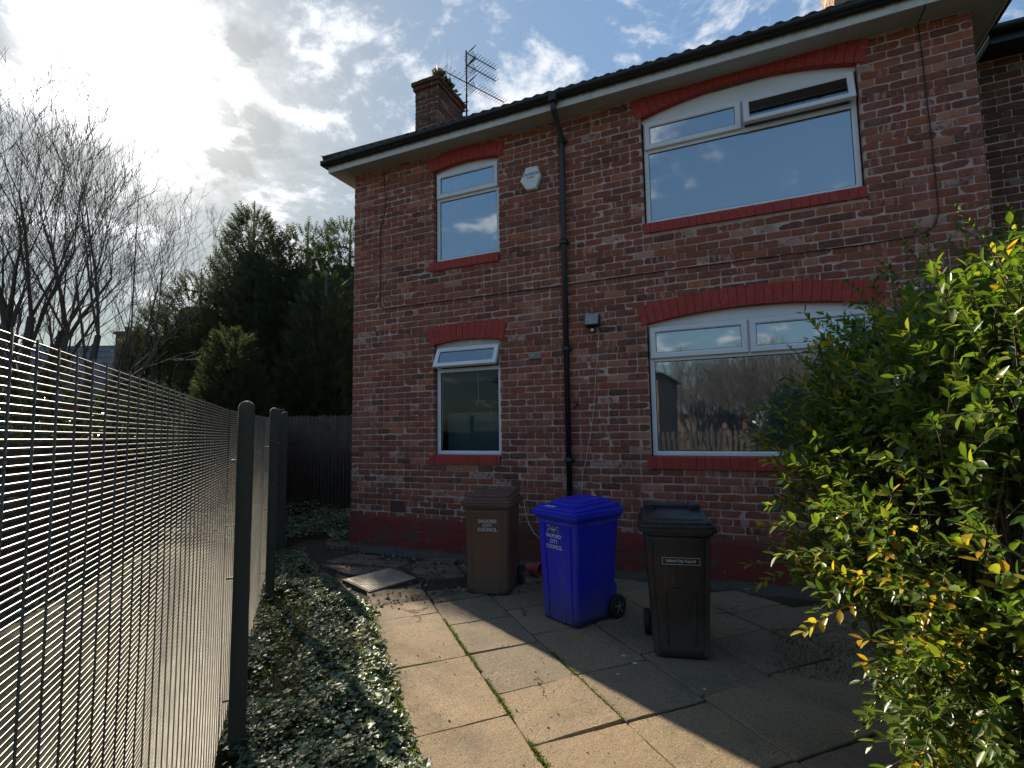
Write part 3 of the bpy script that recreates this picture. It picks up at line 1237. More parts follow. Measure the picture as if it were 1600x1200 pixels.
FACE = Matrix.Rotation(PI/2, 4, 'X')     # text standing up, read from -Y
al = empty('alarm_box', 'white hexagonal burglar alarm box on the wall beside the upper window', 'alarm box', loc=(2.955, 0, 4.855))
mb = MB()
hexa = [(.0, .155), (.128, .075), (.128, -.075), (.03, -.158), (-.10, -.11), (-.137, .0), (-.095, .12)]
hexa = [(-.055, .155), (.10, .15), (.145, .01), (.075, -.15), (-.055, -.15), (-.145, -.01)]
rings = [[(x*1.0, -.008, z*1.0) for x, z in hexa], [(x, -.055, z) for x, z in hexa], [(x*.93, -.068, z*.93) for x, z in hexa]]
mb.loft(rings)
mb.build('cover', M_ALARM, al)
mb = MB()
mb.loft([[(x*1.03, 0, z*1.03) for x, z in hexa], [(x*1.03, -.012, z*1.03) for x, z in hexa]])
mb.build('backplate', M_RIM, al)
text_mesh('lettering', 'ROUXSON', .052, M_PURPLE, al, Matrix.Translation((0, -.069, .035)) @ FACE)
text_mesh('lettering', 'ALARMS', .026, M_PURPLE, al, Matrix.Translation((.005, -.069, .0)) @ FACE)

fl = empty('floodlight', 'old square wall floodlight with motion sensor right of the downpipe', 'floodlight', loc=(3.735, 0, 2.90))
mb = MB()
Mf = Matrix.Translation((0, -.10, 0)) @ Matrix.Rotation(R(-16), 4, 'X')
mb.box(-.088, .088, -.035, .05, -.075, .075, Mf, bev=.008)
mb.box(-.03, .03, -.06, 0, -.05, .02, bev=.004)
mb.build('housing', M_BLACKPL, fl)
mb = MB()
mb.box(-.078, .078, -.039, -.034, -.064, .066, Mf)
mb.build('glass', M_LAMPGLASS, fl)
mb = MB()
mb.box(-.025, .025, -.11, -.04, -.135, -.09, bev=.006)
mb.tube([(0, -.06, -.09), (0, -.06, -.04)], .012, 8)
mb.build('bracket', M_BLACKPL, fl)
mb = MB()
sphere(mb, (0, -.113, -.118), .02, .02, .02)
mb.build('sensor', M_ALARM, fl)

bx = empty('wall_bracket', 'small grey metal bracket with a bolt on the brick wall', 'bracket', loc=(2.958, 0, 2.54))
mb = MB()
mb.box(-.085, .085, -.022, 0, -.036, .036, bev=.004)
mb.build('plate', simple('grey_green_metal', (.20, .235, .21), .5), bx)
mb = MB()
mb.tube([(-.01, -.022, .006), (-.01, -.032, .006)], .011, 8)
mb.build('bolt', M_ALARM, bx)
tp = empty('outdoor_tap', 'small black tap behind the downpipe', 'tap', loc=(3.50, 0, 1.905))
mb = MB()
mb.tube([(0, 0, 0), (0, -.07, 0), (0, -.09, -.02), (0, -.09, -.05)], .011, 8)
mb.build('spout', M_BLACKPL, tp)
mb = MB()
mb.box(-.03, .03, -.055, -.035, .018, .03, bev=.004)
mb.tube([(0, -.045, 0), (0, -.045, .02)], .007, 6)
mb.build('handle', M_BLACKPL, tp)


def sag(pts, r, mat, name, label, n=6, seed=3, amp=.004):
    rnd = random.Random(seed)
    P = []
    for i in range(len(pts)-1):
        a, b = Vector(pts[i]), Vector(pts[i+1])
        m_ = max(2, int((b-a).length/.15))
        for k in range(m_):
            q = a.lerp(b, k/m_)
            if 0 < i or k > 0:
                q += Vector((rnd.uniform(-amp, amp), 0, rnd.uniform(-amp, amp)))
            P.append(q)
    P.append(Vector(pts[-1]))
    mb = MB()
    mb.tube(P, r, n)
    return tag(mb.build(name, mat), label, 'cable')


sag([(7.06, -.27, 5.60), (7.08, -.26, 5.545), (7.085, -.012, 5.545), (7.09, -.008, 5.3), (7.11, -.009, 4.3), (7.115, -.009, 3.62), (7.08, -.009, 3.50), (6.95, -.009, 3.425),
     (6.45, -.009, 3.405), (4.6, -.009, 3.412), (3.6, -.009, 3.405), (3.42, -.008, 3.40), (2.46, -.009, 3.40), (.60, -.009, 3.405), (.515, -.009, 3.45), (.505, -.009, 4.3), (.51, -.009, 4.65),
     (.60, -.009, 4.9), (.60, -.009, 5.15), (.57, -.009, 5.3), (.57, -.012, 5.55)], .0055, M_CABLE_B, 'wall_cable', 'long black cable clipped along the brick wall between the storeys', 5)
sag([(3.80, -.05, 2.80), (3.77, -.02, 2.45), (3.74, -.015, 2.3), (3.70, -.015, 1.84), (3.62, -.015, 1.385), (3.545, -.015, 1.082), (3.50, -.015, .7), (3.46, -.02, .3)], .004, M_CABLE_W, 'lamp_cable', 'thin white cable hanging from the floodlight down the wall', 5, 5, .003)
sag([(2.785, -.02, .74), (2.80, -.05, .66), (2.83, -.09, .56), (2.90, -.14, .46), (2.98, -.2, .38), (3.08, -.25, .33)], .0045, M_CABLE_W, 'loose_cable', 'short loose white cable curling out of the wall behind the blue bin', 5, 6, 0)

# ------------------------------------------------------------------ aerials by the chimney
ae = empty('tv_aerial', 'tall mast with three comb like TV aerials beside the chimney', 'aerial', loc=(.703, 2.3, 7.36))
mb = MB()
mb.tube([(0, 0, .2), (0, 0, 1.66)], .018, 8)
mb.build('mast', M_METAL_D, ae)
mb = MB()
for z in (.42, .60):
    mb.tube([(.04, 0, z), (-.145, -.03, z-.01)], .011, 6)
mb.box(-.150, -.135, -.07, .02, .38, .64)
mb.build('bracket', M_METAL_D, ae)


def yagi(parent, z, L, ang, nel, tail=0.0, seed=0):
    Y = bpy.data.objects.new('yagi_aerial', None)
    sc.collection.objects.link(Y)
    Y.parent = parent
    Y.location = (0, 0, z)
    mb = MB()
    d = Vector((math.sin(ang), math.cos(ang), 0)).normalized()
    side = Vector((-d.y, d.x, 0))
    dz = Vector((0, 0, -.02))
    p0, p1 = -d*tail, d*L-Vector((0, 0, L*.0))
    mb.tube([p0, p1], .010, 6)
    mb.build('boom', M_METAL_D, Y)
    mb = MB()
    for i in range(nel):
        q = d*(L*(.26+.74*i/(nel-1)))
        w = .135-.03*i/nel
        mb.tube([q-side*w, q+side*w], .0065, 4)
    mb.build('elements', M_METAL_D, Y)
    if tail > .2:
        mb = MB()
        for i in range(5):
            q = -d*(.12+i*.1)
            mb.tube([q-side*.12+Vector((0, 0, .05)), q+side*.12+Vector((0, 0, .05))], .0045, 4)
        mb.build('rear_elements', M_METAL_D, Y)
    mb = MB()
    # reflector: two tilted combs
    for s in (-1, 1):
        for k in range(5):
            off = Vector((0, 0, s*(.03+.028*k)))+d*(.06+.018*k)
            mb.tube([off-side*.15, off+side*.15], .0065, 4)
        for e in (-.14, .14):
            mb.tube([side*e+d*.06+Vector((0, 0, s*.03)), side*e+d*.14+Vector((0, 0, s*.15))], .0045, 4)
    mb.build('reflector', M_METAL_D, Y)
    return Y


yagi(ae, 1.62, .74, R(25), 9)
yagi(ae, 1.37, .74, R(25), 9)
yagi(ae, 1.00, .95, R(25), 12, tail=.46)


def leafclump(name, mat, centre, rad, n, size, seed, parent=None, up=.6):
    rnd = random.Random(seed)
    mb = MB()
    for i in range(n):
        d = Vector((rnd.gauss(0, 1), rnd.gauss(0, 1), abs(rnd.gauss(0, 1))*up)).normalized()
        p = Vector(centre)+Vector((d.x*rad[0], d.y*rad[1], d.z*rad[2]))*rnd.uniform(.2, 1)
        s = size*rnd.uniform(.6, 1.3)
        a = (d+Vector((rnd.uniform(-.5, .5), rnd.uniform(-.5, .5), rnd.uniform(-.2, .6)))).normalized()
        b = a.orthogonal().normalized()
        b = (Matrix.Rotation(rnd.uniform(0, 6.28), 3, a) @ b)
        mb.face([p, p+a*s*.5+b*s*.22, p+a*s, p+a*s*.5-b*s*.22], (rnd.random(), 0, 0))
    return mb.build(name, mat, parent)


wd = empty('weed_tuft', 'straggly weeds growing out of the chimney top', 'weed', loc=(.55, 1.62, 7.98))
leafclump('leaves', M_IVY, (0, 0.15, 0), (.11, .38, .20), 260, .09, 5, wd)
mb = MB()
for k, (dx, dy, h) in enumerate(((.05, .1, .62), (.09, .18, .55), (.02, .25, .35), (.10, .3, .3), (-.02, .0, .22), (.12, .0, .28))):
    mb.tube([(dx*.3, dy, -.03), (dx, dy, h*.5), (dx+.14*h, dy-.1*h, h)], [.006, .004, .002], 4)
mb.build('stems', M_TWIG, wd)

# ------------------------------------------------------------------ ground, path
def sheet(name, pts, z, mat, sub=None):
    mb = MB()
    mb.face([(x, y, z) for x, y in pts])
    o = mb.build(name, mat)
    o['kind'] = 'structure'
    return o


mb = MB()
mb.face([(-400, -400, G-.06), (400, -400, G-.06), (400, 400, G-.06), (-400, 400, G-.06)])
o = mb.build('ground', M_GROUND)
o['kind'] = 'structure'
SX, SY = Vector((.712, -.702, 0)), Vector((.702, .712, 0))   # path axes: along (s), across (v)


def sv(s, v, z=G):
    p = SX*s+SY*v
    return Vector((p.x, p.y, z))


# soil bed under everything near the house, lightly uneven
mb = MB()
nn = 90
vs = []
for j in range(nn+1):
    for i in range(nn+1):
        x = -4.5+14*i/nn
        y = -9+13*j/nn
        z = G-.028+.012*noise.noise(Vector((x*2, y*2, 0)))+.008*noise.noise(Vector((x*7, y*7, 1)))
        vs.append((x, y, z))
mb.add(vs, [(j*(nn+1)+i, j*(nn+1)+i+1, (j+1)*(nn+1)+i+1, (j+1)*(nn+1)+i) for j in range(nn) for i in range(nn)], smooth=True)
o = mb.build('soil', M_SOIL)
o['kind'] = 'structure'

rp = random.Random(12)


def slab(mb, quad, col, tilt=.003, th=.05):
    """quad: four (s,v) corners; gives an irregular stone top with a worn arris"""
    base = [sv(s, v) for s, v in quad]
    c = sum(base, Vector())/4
    if c.y > -.02 and -.05 < c.x < 7.6:
        return
    P = []
    for b in base:
        if b.y > -.03 and b.x > -.02 and b.x < 7.6:
            b.y = -.03+rp.uniform(-.02, 0)
        d = (c-b)
        d.normalize()
        P.append(b+d*rp.uniform(.004, .008))
    z0 = G+rp.uniform(-tilt, tilt)
    tx, ty = rp.uniform(-tilt, tilt), rp.uniform(-tilt, tilt)
    n = 10
    top, mid, low = [], [], []
    for e in range(4):
        a, b = P[e], P[(e+1) % 4]
        for k in range(n):
            q = a.lerp(b, k/n)
            jig = noise.noise(Vector((q.x*9, q.y*9, e)))*.006
            d = (c-q).normalized()
            if k == 0:
                q = q+d*.006
            q = q+d*(jig+.002)
            zz = z0+tx*(q.x-c.x)*4+ty*(q.y-c.y)*4
            low.append(Vector((q.x, q.y, zz-th)))
            mid.append(Vector((q.x, q.y, zz-.006)))
            q2 = q+d*.006
            top.append(Vector((q2.x, q2.y, zz)))
    mb.loft([low, mid, top], cap=False, col=col)
    mb.face(top, col)


mb = MB()
cols = [
    (0.0, .60, [2.72, 3.12, 4.11, 5.0, 5.92, 6.8, 7.7]),
    (.60, 1.20, [2.86, 3.47, 4.09, 4.73, 5.32, 5.93, 6.53, 7.1]),
    (1.20, 1.80, [1.5, 2.1, 2.72, 3.30, 3.93, 4.7, 5.32, 5.95, 6.6]),
    (1.80, 2.42, [.8, 1.4, 2.0, 2.66, 3.3, 3.95, 4.6, 5.25, 5.95, 6.6]),
    (2.42, 3.05, [.9, 1.8, 2.7, 3.3, 3.95, 4.6, 5.2]),
    (2.42, 3.05, [5.2, 5.85, 6.5, 7.1]),
    (3.05, 3.7, [1.7, 2.3, 3.0, 3.6, 4.2, 4.85, 5.5]),
    (3.7, 4.4, [2.3, 3.0, 3.7, 4.3, 4.9, 5.5]),
    (4.4, 5.0, [3.0, 3.7, 4.3, 4.9]),
]
for ci, (va, vb, ss) in enumerate(cols):
    for i in range(len(ss)-1):
        sk = rp.uniform(-.02, .02)
        shade = rp.uniform(0, .55) if va < .3 else rp.uniform(.2, 1.0)
        slab(mb, [(ss[i], va), (ss[i+1], va), (ss[i+1]+sk, vb), (ss[i]+sk, vb)], (shade, 0 if ss[i] > 2.5 else .9, rp.random()))
# broken pieces by the corner of the house
broken = [
    [(2.15, .02), (2.70, .02), (2.84, .62), (2.35, .60)],
    [(1.45, -.10), (2.12, .00), (2.32, .58), (1.95, .70)],
    [(.80, -.42), (1.42, -.12), (1.90, .66), (1.30, .50)],
    [(2.37, .63), (2.84, .62), (2.86, 1.19), (2.5, 1.19)],
    [(1.30, .54), (1.92, .72), (2.02, 1.18), (1.48, 1.18)],
    [(.35, .05), (.76, -.36), (1.27, .50), (.95, .86)],
    [(-.3, -.35), (.3, .02), (.55, .35), (-.2, .6)],
    [(.98, .90), (1.28, .56), (1.45, 1.18), (1.1, 1.5)],
    [(-.9, -.3), (-.35, -.35), (-.28, .5), (-.8, .5)],
]
for q in broken:
    slab(mb, q, (rp.uniform(.5, 1), 1.0, rp.random()), tilt=.016, th=.06)
o = mb.build('path', M_PAVE)
o['kind'] = 'structure'

# chequer plate cover
mp_ = empty('inspection_cover', 'square chequer plate manhole cover tilted in the paving, catching the sun', 'manhole cover')
ccp = [Vector((1.10, -1.30, 0)), Vector((1.62, -1.52, 0)), Vector((1.86, -1.02, 0)), Vector((1.34, -.80, 0))]
cc = sum(ccp, Vector())/4
exx = (ccp[1]-ccp[0]).normalized()
eyy = Vector((-exx.y, exx.x, 0))
Mc = Matrix((exx, eyy, Vector((0, 0, 1)))).transposed().to_4x4()
Mc.translation = Vector((cc.x, cc.y, G+.035))
Mc = Mc @ Matrix.Rotation(R(2.0), 4, 'X')
mb = MB()
mb.box(-.29, .29, -.28, .28, -.02, 0, Mc, bev=.003)
mp_plate = mb
M_PLATE = simple('worn_steel_plate', (.42, .38, .32), .42, metal=.55, var=.3, nscale=12, bump=.3)
plate = mb.build('plate', M_PLATE, mp_)
mb = MB()
for i in range(16):
    for j in range(15):
        x, y = -.262+i*.035, -.248+j*.0355
        a = R(45) if (i+j) % 2 else R(-45)
        M1 = Mc @ Matrix.Translation((x, y, .0)) @ Matrix.Rotation(a, 4, 'Z')
        mb.box(-.014, .014, -.004, .004, 0, .0035, M1)
mb.build('raised_pattern', M_PLATE, plate)
mb = MB()
for (a, b) in ((0, 1), (1, 2), (2, 3), (3, 0)):
    c4 = [(-.32, -.31), (.32, -.31), (.32, .31), (-.32, .31)]
    pA, pB = c4[a], c4[b]
    d = Vector((pB[0]-pA[0], pB[1]-pA[1], 0)).normalized()
    nrm = Vector((-d.y, d.x, 0))
    A, B_ = Vector((*pA, 0)), Vector((*pB, 0))
    vs = [A, B_, B_+nrm*.028-d*.028, A+nrm*.028+d*.028]
    mb.add([Mc @ Vector((v.x, v.y, -.05)) for v in vs]+[Mc @ Vector((v.x, v.y, -.004)) for v in vs],
           [(0, 1, 5, 4), (1, 2, 6, 5), (2, 3, 7, 6), (3, 0, 4, 7), (4, 5, 6, 7)])
mb.build('frame', simple('rusty_iron_frame', (.06, .045, .035), .8, bump=.5), mp_)


# litter, twigs, gravel crumbs
def scatter_bits(name, mat, n, region, size, seed, label=None):
    rnd = random.Random(seed)
    mb = MB()
    for i in range(n):
        s, v = rnd.uniform(*region[0]), rnd.uniform(*region[1])
        p = sv(s, v, G+.002)
        if p.y > -.04 and p.x > 0:
            continue
        r = size*rnd.uniform(.4, 1.4)
        k = rnd.randint(4, 6)
        a0 = rnd.uniform(0, 6.28)
        ring0 = [(p.x+r*math.cos(a0+2*PI*j/k)*rnd.uniform(.6, 1.2), p.y+r*math.sin(a0+2*PI*j/k)*rnd.uniform(.6, 1.2), p.z-.002) for j in range(k)]
        ring1 = [(p.x+(q[0]-p.x)*.6, p.y+(q[1]-p.y)*.6, p.z+r*rnd.uniform(.4, .9)) for q in ring0]
        mb.loft([ring0, ring1])
    o = mb.build(name, mat)
    o['kind'] = 'stuff'
    if label:
        tag(o, label, 'debris')
    return o


scatter_bits('gravel_crumbs', simple('grit', (.22, .18, .14), .9), 900, ((-.5, 6.5), (-.1, 4.2)), .006, 3, 'small stones and crumbs scattered over the paving')
scatter_bits('rubble', simple('broken_concrete', (.20, .17, .14), .9, bump=.6), 130, ((-.3, 2.75), (-.2, 1.3)), .022, 8, 'broken chunks of stone on the uneven paving by the manhole cover')
scatter_bits('soil_crumbs', M_SOIL, 700, ((-.3, 2.9), (-.4, 1.9)), .012, 4, 'loose dark soil crumbs on the broken paving by the house corner')

# litter pieces
def litter(x, y, s, seed, label, col=M_LETTER):
    rnd = random.Random(seed)
    mb = MB()
    k = 7
    ring = [(x+s*math.cos(2*PI*j/k)*rnd.uniform(.5, 1.2), y+s*.6*math.sin(2*PI*j/k)*rnd.uniform(.5, 1.2), G+.004+rnd.uniform(0, .006)) for j in range(k)]
    mb.add(ring+[(x, y, G+.012)]+[(q[0], q[1], G+.003) for q in ring], [(j, (j+1) % k, k) for j in range(k)]+[tuple(k+1+j for j in range(k))])
    return tag(mb.build('litter', col), label, 'litter', 'scraps of litter on the paving')


litter(4.43, -2.03, .022, 1, 'crumpled white scrap on the dark slab between the blue and black bins')
litter(4.53, -2.12, .02, 2, 'torn white scrap in front of the gap beside the blue bin')
litter(4.46, -2.33, .018, 3, 'small white scrap near the edge of the shadow')
litter(5.02, -2.32, .014, 4, 'tiny white scrap on the dark slab in front of the black bin')
litter(2.72, -.28, .05, 5, 'flat white scrap by the wall between the brown and blue bins')
mb = MB()
mb.tube([(3.30, -1.36, G+.012), (3.37, -1.45, G+.014), (3.42, -1.55, G+.010)], [.006, .008, .006], 6)
tag(mb.build('twig', M_TWIG), 'short dark stick lying on the paving between the bins', 'stick')

# fallen red pot by the drain
pot = empty('plant_pot', 'red clay pot lying by the wall behind the blue bin', 'pot', loc=(3.05, -.30, G+.075), rz=R(-20))
mb = MB()
rings = []
for (x, r) in ((-.14, .055), (.02, .075), (.02, .085), (.07, .088), (.07, .078), (-.12, .05)):
    rings.append([(x, r*math.cos(2*PI*k/16), r*math.sin(2*PI*k/16)) for k in range(16)])
mb.loft(rings, cap=True, smooth=False)
mb.build('pot_body', M_TERRA, pot)

# ------------------------------------------------------------------ leaf carpets
def ivy_leaf(mb, p, nrm, fwd, s, c, rnd):
    side = nrm.cross(fwd).normalized()
    cup = rnd.uniform(.05, .22)
    P = lambda a, b, h: p+fwd*(a*s)+side*(b*s)+nrm*(h*s)
    vs = [P(0, 0, 0), P(.05, .42, cup), P(.38, .34, cup*.6), P(.55, .52, cup), P(.72, .22, cup*.3), P(1.0, 0, -.05),
          P(.72, -.22, cup*.3), P(.55, -.52, cup), P(.38, -.34, cup*.6), P(.05, -.42, cup), P(.45, 0, -.06)]
    mb.add(vs, [(0, 1, 2, 10), (2, 3, 4, 10), (4, 5, 10), (5, 6, 10), (6, 7, 8, 10), (8, 9, 0, 10)], c)


def hgt_ivy(s, v):
    return .05+.09*max(0, noise.noise(Vector((s*2.1, v*3.0, 2)))+.25)+.03*noise.noise(Vector((s*7, v*7, 1)))


def ivy_edge(s):
    if s < .85:
        return -.55
    if s < 2.7:
        return -.5+(.50)*(s-.85)/1.85
    return .0


rnd = random.Random(21)
mb = MB()
cnt = 0
for i in range(32000):
    s = rnd.uniform(.2, 6.1)
    v = rnd.uniform(-1.05, .12)
    e = ivy_edge(s)+.05*noise.noise(Vector((s*4, 0, 0)))+rnd.gauss(0, .018)
    if v > e:
        continue
    bare = noise.noise(Vector((s*1.6+3, v*2.6, 5)))
    if v < -.55 and 1.9 < s < 4.4 and bare > -.28 and rnd.random() < .85:
        continue
    if bare > .33 and rnd.random() < .8:
        continue
    if s > 4.6 and rnd.random() < .25:
        pass
    fall = min(1, max(.15, (e-v)/.12))
    z = G+hgt_ivy(s, v)*fall*rnd.uniform(.35, 1.15)
    p = sv(s, v, z)
    nrm = Vector((rnd.gauss(-.10, .30), rnd.gauss(.05, .30), 1)).normalized()
    a = rnd.uniform(0, 2*PI)
    fwd = Vector((math.cos(a), math.sin(a), 0))
    fwd = (fwd-nrm*fwd.dot(nrm)).normalized()
    ivy_leaf(mb, p, nrm, fwd, rnd.uniform(.016, .034)*(1.75 if rnd.random() < .22 else 1), (rnd.random()**1.2, 0, 0), rnd)
    cnt += 1
# mound of ivy beside the house and beyond the end of the path
for i in range(13000):
    x = rnd.uniform(-4.6, -.10)
    y = rnd.uniform(-.6, 3.4)
    # keep off the paving
    q = Vector((x, y, 0))
    s_, v_ = q.dot(SX), q.dot(SY)
    if x > -1.1 and y < .25+.2*math.sin(x*5):
        continue
    if s_ > -.3 and v_ > -.6 and y < .2:
        continue
    h = .10+.24*max(0, noise.noise(Vector((x*1.3, y*1.3, 9)))+.35)*(1 if y > .9 else .5)
    p = Vector((x, y, G+h*rnd.uniform(.5, 1.1)))
    nrm = Vector((rnd.gauss(0, .45), rnd.gauss(-.2, .45), 1)).normalized()
    a = rnd.uniform(0, 2*PI)
    fwd = Vector((math.cos(a), math.sin(a), 0))
    fwd = (fwd-nrm*fwd.dot(nrm)).normalized()
    ivy_leaf(mb, p, nrm, fwd, rnd.uniform(.03, .065), (rnd.random()*.8, 0, 0), rnd)
o = mb.build('ivy_ground_cover', M_NETTLE)
tag(o, 'low glossy ivy carpet between the mesh fence and the paving', 'ivy', kind='stuff')
# moss and grass in the joints and in the bed
mb = MB()


def blade(mb, p, h, rnd, c=None):
    a = rnd.uniform(0, 2*PI)
    d = Vector((math.cos(a), math.sin(a), 0))
    lean = Vector((rnd.gauss(0, .45), rnd.gauss(0, .45), 1)).normalized()
    w = h*.09+.0008
    mid = p+lean*h*.55
    tip = p+lean*h+Vector((lean.x, lean.y, -.2))*h*.35
    c = c or (rnd.random()*.7, 0, 0)
    mb.add([p-d*w, p+d*w, mid+d*w*.7, mid-d*w*.7, tip], [(0, 1, 2, 3), (3, 2, 4)], c)


for i in range(5200):
    q = rnd.random()
    if q < .42:
        s, v = rnd.uniform(3.3, 6.6), .60+rnd.gauss(0, .007)
        if noise.noise(Vector((s*3, 1, 0))) < -.12:
            continue
        h = rnd.uniform(.006, .028)
    elif q < .56:
        s, v = rnd.uniform(4.3, 5.3), 1.20+rnd.gauss(0, .012)
        h = rnd.uniform(.006, .022)
    elif q < .80:
        s, v = rnd.uniform(2.6, 6.0), rnd.gauss(-.015, .025)
        h = rnd.uniform(.01, .05)
    elif q < .9:
        s, v = rnd.choice([3.12, 4.11, 5.0])+rnd.gauss(0, .006), rnd.uniform(0, .6)
        h = rnd.uniform(.003, .01)
    else:
        s, v = rnd.uniform(1.8, 4.8), rnd.uniform(-1.0, -.45)
        h = rnd.uniform(.02, .09)
    blade(mb, sv(s, v, G-.01), h+.008, rnd)
for i in range(5200):   # mossy brown-green cushions in the bare part of the bed
    s, v = rnd.uniform(1.7, 4.8), rnd.uniform(-1.02, -.40)
    if noise.noise(Vector((s*1.6+3, v*2.6, 5))) < -.30:
        continue
    blade(mb, sv(s, v, G-.015+.03*max(0, noise.noise(Vector((s*5, v*5, 0))))), rnd.uniform(.008, .03), rnd, (.3+.7*rnd.random() if noise.noise(Vector((s*2, v*2, 8))) > 0 else rnd.random()*.6, 0, 0))
for i in range(2600):   # green patch in the shade under the bush
    x, y = rnd.uniform(5.45, 6.9), rnd.uniform(-1.9, -1.05)
    blade(mb, Vector((x, y, G)), rnd.uniform(.01, .035), rnd, (rnd.random()*.4, 0, 0))
o = mb.build('moss_and_grass', M_MOSS)
tag(o, 'moss and grass tufts in the paving joints and flower bed', 'grass', kind='stuff')

# ------------------------------------------------------------------ the mesh fence
P1, P2, P3 = Vector((2.770, -3.975, 0)), Vector((.785, -2.068, 0)), Vector((-.80, -.511, 0))
FD = (P1-P2).normalized()                    # towards the camera
FN = Vector((-FD.y, FD.x, 0))
FN = FN if FN.dot(CP-P1) > 0 else -FN       # towards the camera side
fence = empty('mesh_fence', 'tall fine wire mesh fence on round topped posts along the ivy bed', 'fence', loc=(P1.x, P1.y, G))
fence_off = Vector((P1.x, P1.y, G))


def mesh_panel(a, b, top0, top1, seed, bulge=0.0):
    rnd = random.Random(seed)
    a, b = a-fence_off, b-fence_off
    L_ = (b-a)
    Ln = L_.length
    d = L_.normalized()
    nz_ = int((top0-.02)/.0127)
    mb = MB()
    seg = max(2, int(Ln/.45))

    def pos(t, z):
        q = a+d*(t*Ln)
        q = q+FN*(bulge*math.sin(t*PI)*math.sin(min(1, z/1.8)*PI*.9))
        return Vector((q.x, q.y, z))
    for i in range(nz_+1):
        f = i/nz_
        pts = []
        for k in range(seg+1):
            t = k/seg
            z = .02+((top0+(top1-top0)*t)-.02)*f+.0025*noise.noise(Vector((t*6, i*.05, seed)))
            pts.append(pos(t, z))
        mb.tube(pts, .0019, 4, cap=False, smooth=True)
    mb.build('horizontal_wires', M_WIRE_H, pnl_parent)
    mb = MB()
    nv_ = int(Ln/.0762)
    for i in range(nv_+1):
        t = (i+.5)/(nv_+1)
        tp_ = top0+(top1-top0)*t+.006+rnd.uniform(-.002, .004)
        pts = [pos(t, z)+FN*.0035 for z in (.0, tp_*.33, tp_*.66, tp_)]
        mb.tube(pts, .0022, 4, cap=True, smooth=True)
    mb.build('vertical_wires', M_WIRE_V, pnl_parent)


MO = -FN*.085       # the mesh runs on the far side of the posts
A0 = P1+FD*2.9
for (a, b, t0, t1, sd, bl) in ((A0, P1+FD*.02, 1.86, 1.83, 1, .012), (P1-FD*.02, P2+FD*.02, 1.83, 1.86, 2, .01), (P2-FD*.02, P3, 1.86, 1.90, 3, .0)):
    pn = bpy.data.objects.new('mesh_panel', None)
    sc.collection.objects.link(pn)
    pn.parent = fence
    pnl_parent = pn
    mesh_panel(a+MO, b+MO, t0, t1, sd, bl)


def fpost(P, h, w=.042, seed=1):
    mb = MB()
    rings = []
    zs = [0, .3, .7, 1.1, 1.5, h-w*1.0]
    n = 16
    for z in zs:
        ring = []
        for k in range(n):
            a = 2*PI*k/n
            c, s = math.cos(a), math.sin(a)
            r = w*(1+.10*noise.noise(Vector((c*1.5, s*1.5, z*4+seed))))/max(abs(c), abs(s))**.55
            ring.append((r*c, r*s, z))
        rings.append(ring)
    for j in range(1, 6):
        a2 = j/5*PI/2
        f = math.cos(a2)
        rings.append([(p[0]*max(f, .02), p[1]*max(f, .02), h-w*1.0+w*math.sin(a2)) for p in rings[len(zs)-1]])
    Mz = Matrix.Translation(P-fence_off) @ Matrix.Rotation(math.atan2(FD.y, FD.x), 4, 'Z')
    mb.loft(rings, M=Mz, cap=True, smooth=False)
    ob = mb.build('post', M_POST, fence)
    for z in (.25, .9, 1.55):
        mb = MB()
        p = P-fence_off+Vector((0, 0, z))
        mb.tube([p-FN*.0-FD*.055, p-FN*.08-FD*.045], .006, 5)
        mb.tube([p-FD*.055+FN*.03, p-FD*.062-FN*.02], .009, 5)
        mb.build('clip', M_WIRE_V, ob)


for P, h in ((P1, 1.888), (P2, 1.967), (P3, 2.006)):
    fpost(Vector((P.x, P.y, G)), h, seed=h*7)


# ------------------------------------------------------------------ wooden fences
def paling_fence(name, label, a, b, h, mat, board=.10, gap=.012, pointed=False, group=None, seed=1, posts=2.4, rails=True):
    rnd = random.Random(seed)
    a, b = Vector(a), Vector(b)
    F = empty(name, label, 'fence', group, loc=a)
    d = (b-a)
    L_ = d.length
    d.normalize()
    ang = math.atan2(d.y, d.x)
    Mz = Matrix.Rotation(ang, 4, 'Z')
    mb = MB()
    x = 0
    while x < L_:
        hh = h+rnd.uniform(-.015, .015)
        w = board*rnd.uniform(.95, 1.02)
        y = rnd.uniform(-.004, .004)
        if pointed:
            prof = [(x, 0), (x+w, 0), (x+w, hh-w*.5), (x+w/2, hh), (x, hh-w*.5)]
        else:
            prof = [(x, 0), (x+w, 0), (x+w, hh), (x, hh)]
        mb.loft([[(p[0], y, p[1]) for p in prof], [(p[0], y+.018, p[1]) for p in prof]], M=Mz)
        x += w+gap
    mb.build('boards', mat, F)
    mb = MB()
    for z in (.25*h, .8*h):
        mb.box(0, L_, .024, .07, z-.04, z+.04, Mz)
    mb.build('rails', mat, F)
    n = max(1, int(L_/posts))
    for i in range(n+1):
        mb = MB()
        xx = L_*i/n
        mb.box(xx-.045, xx+.045, .024, .11, 0, h+.05, Mz, bev=.01)
        mb.build('post', mat, F)
    return F


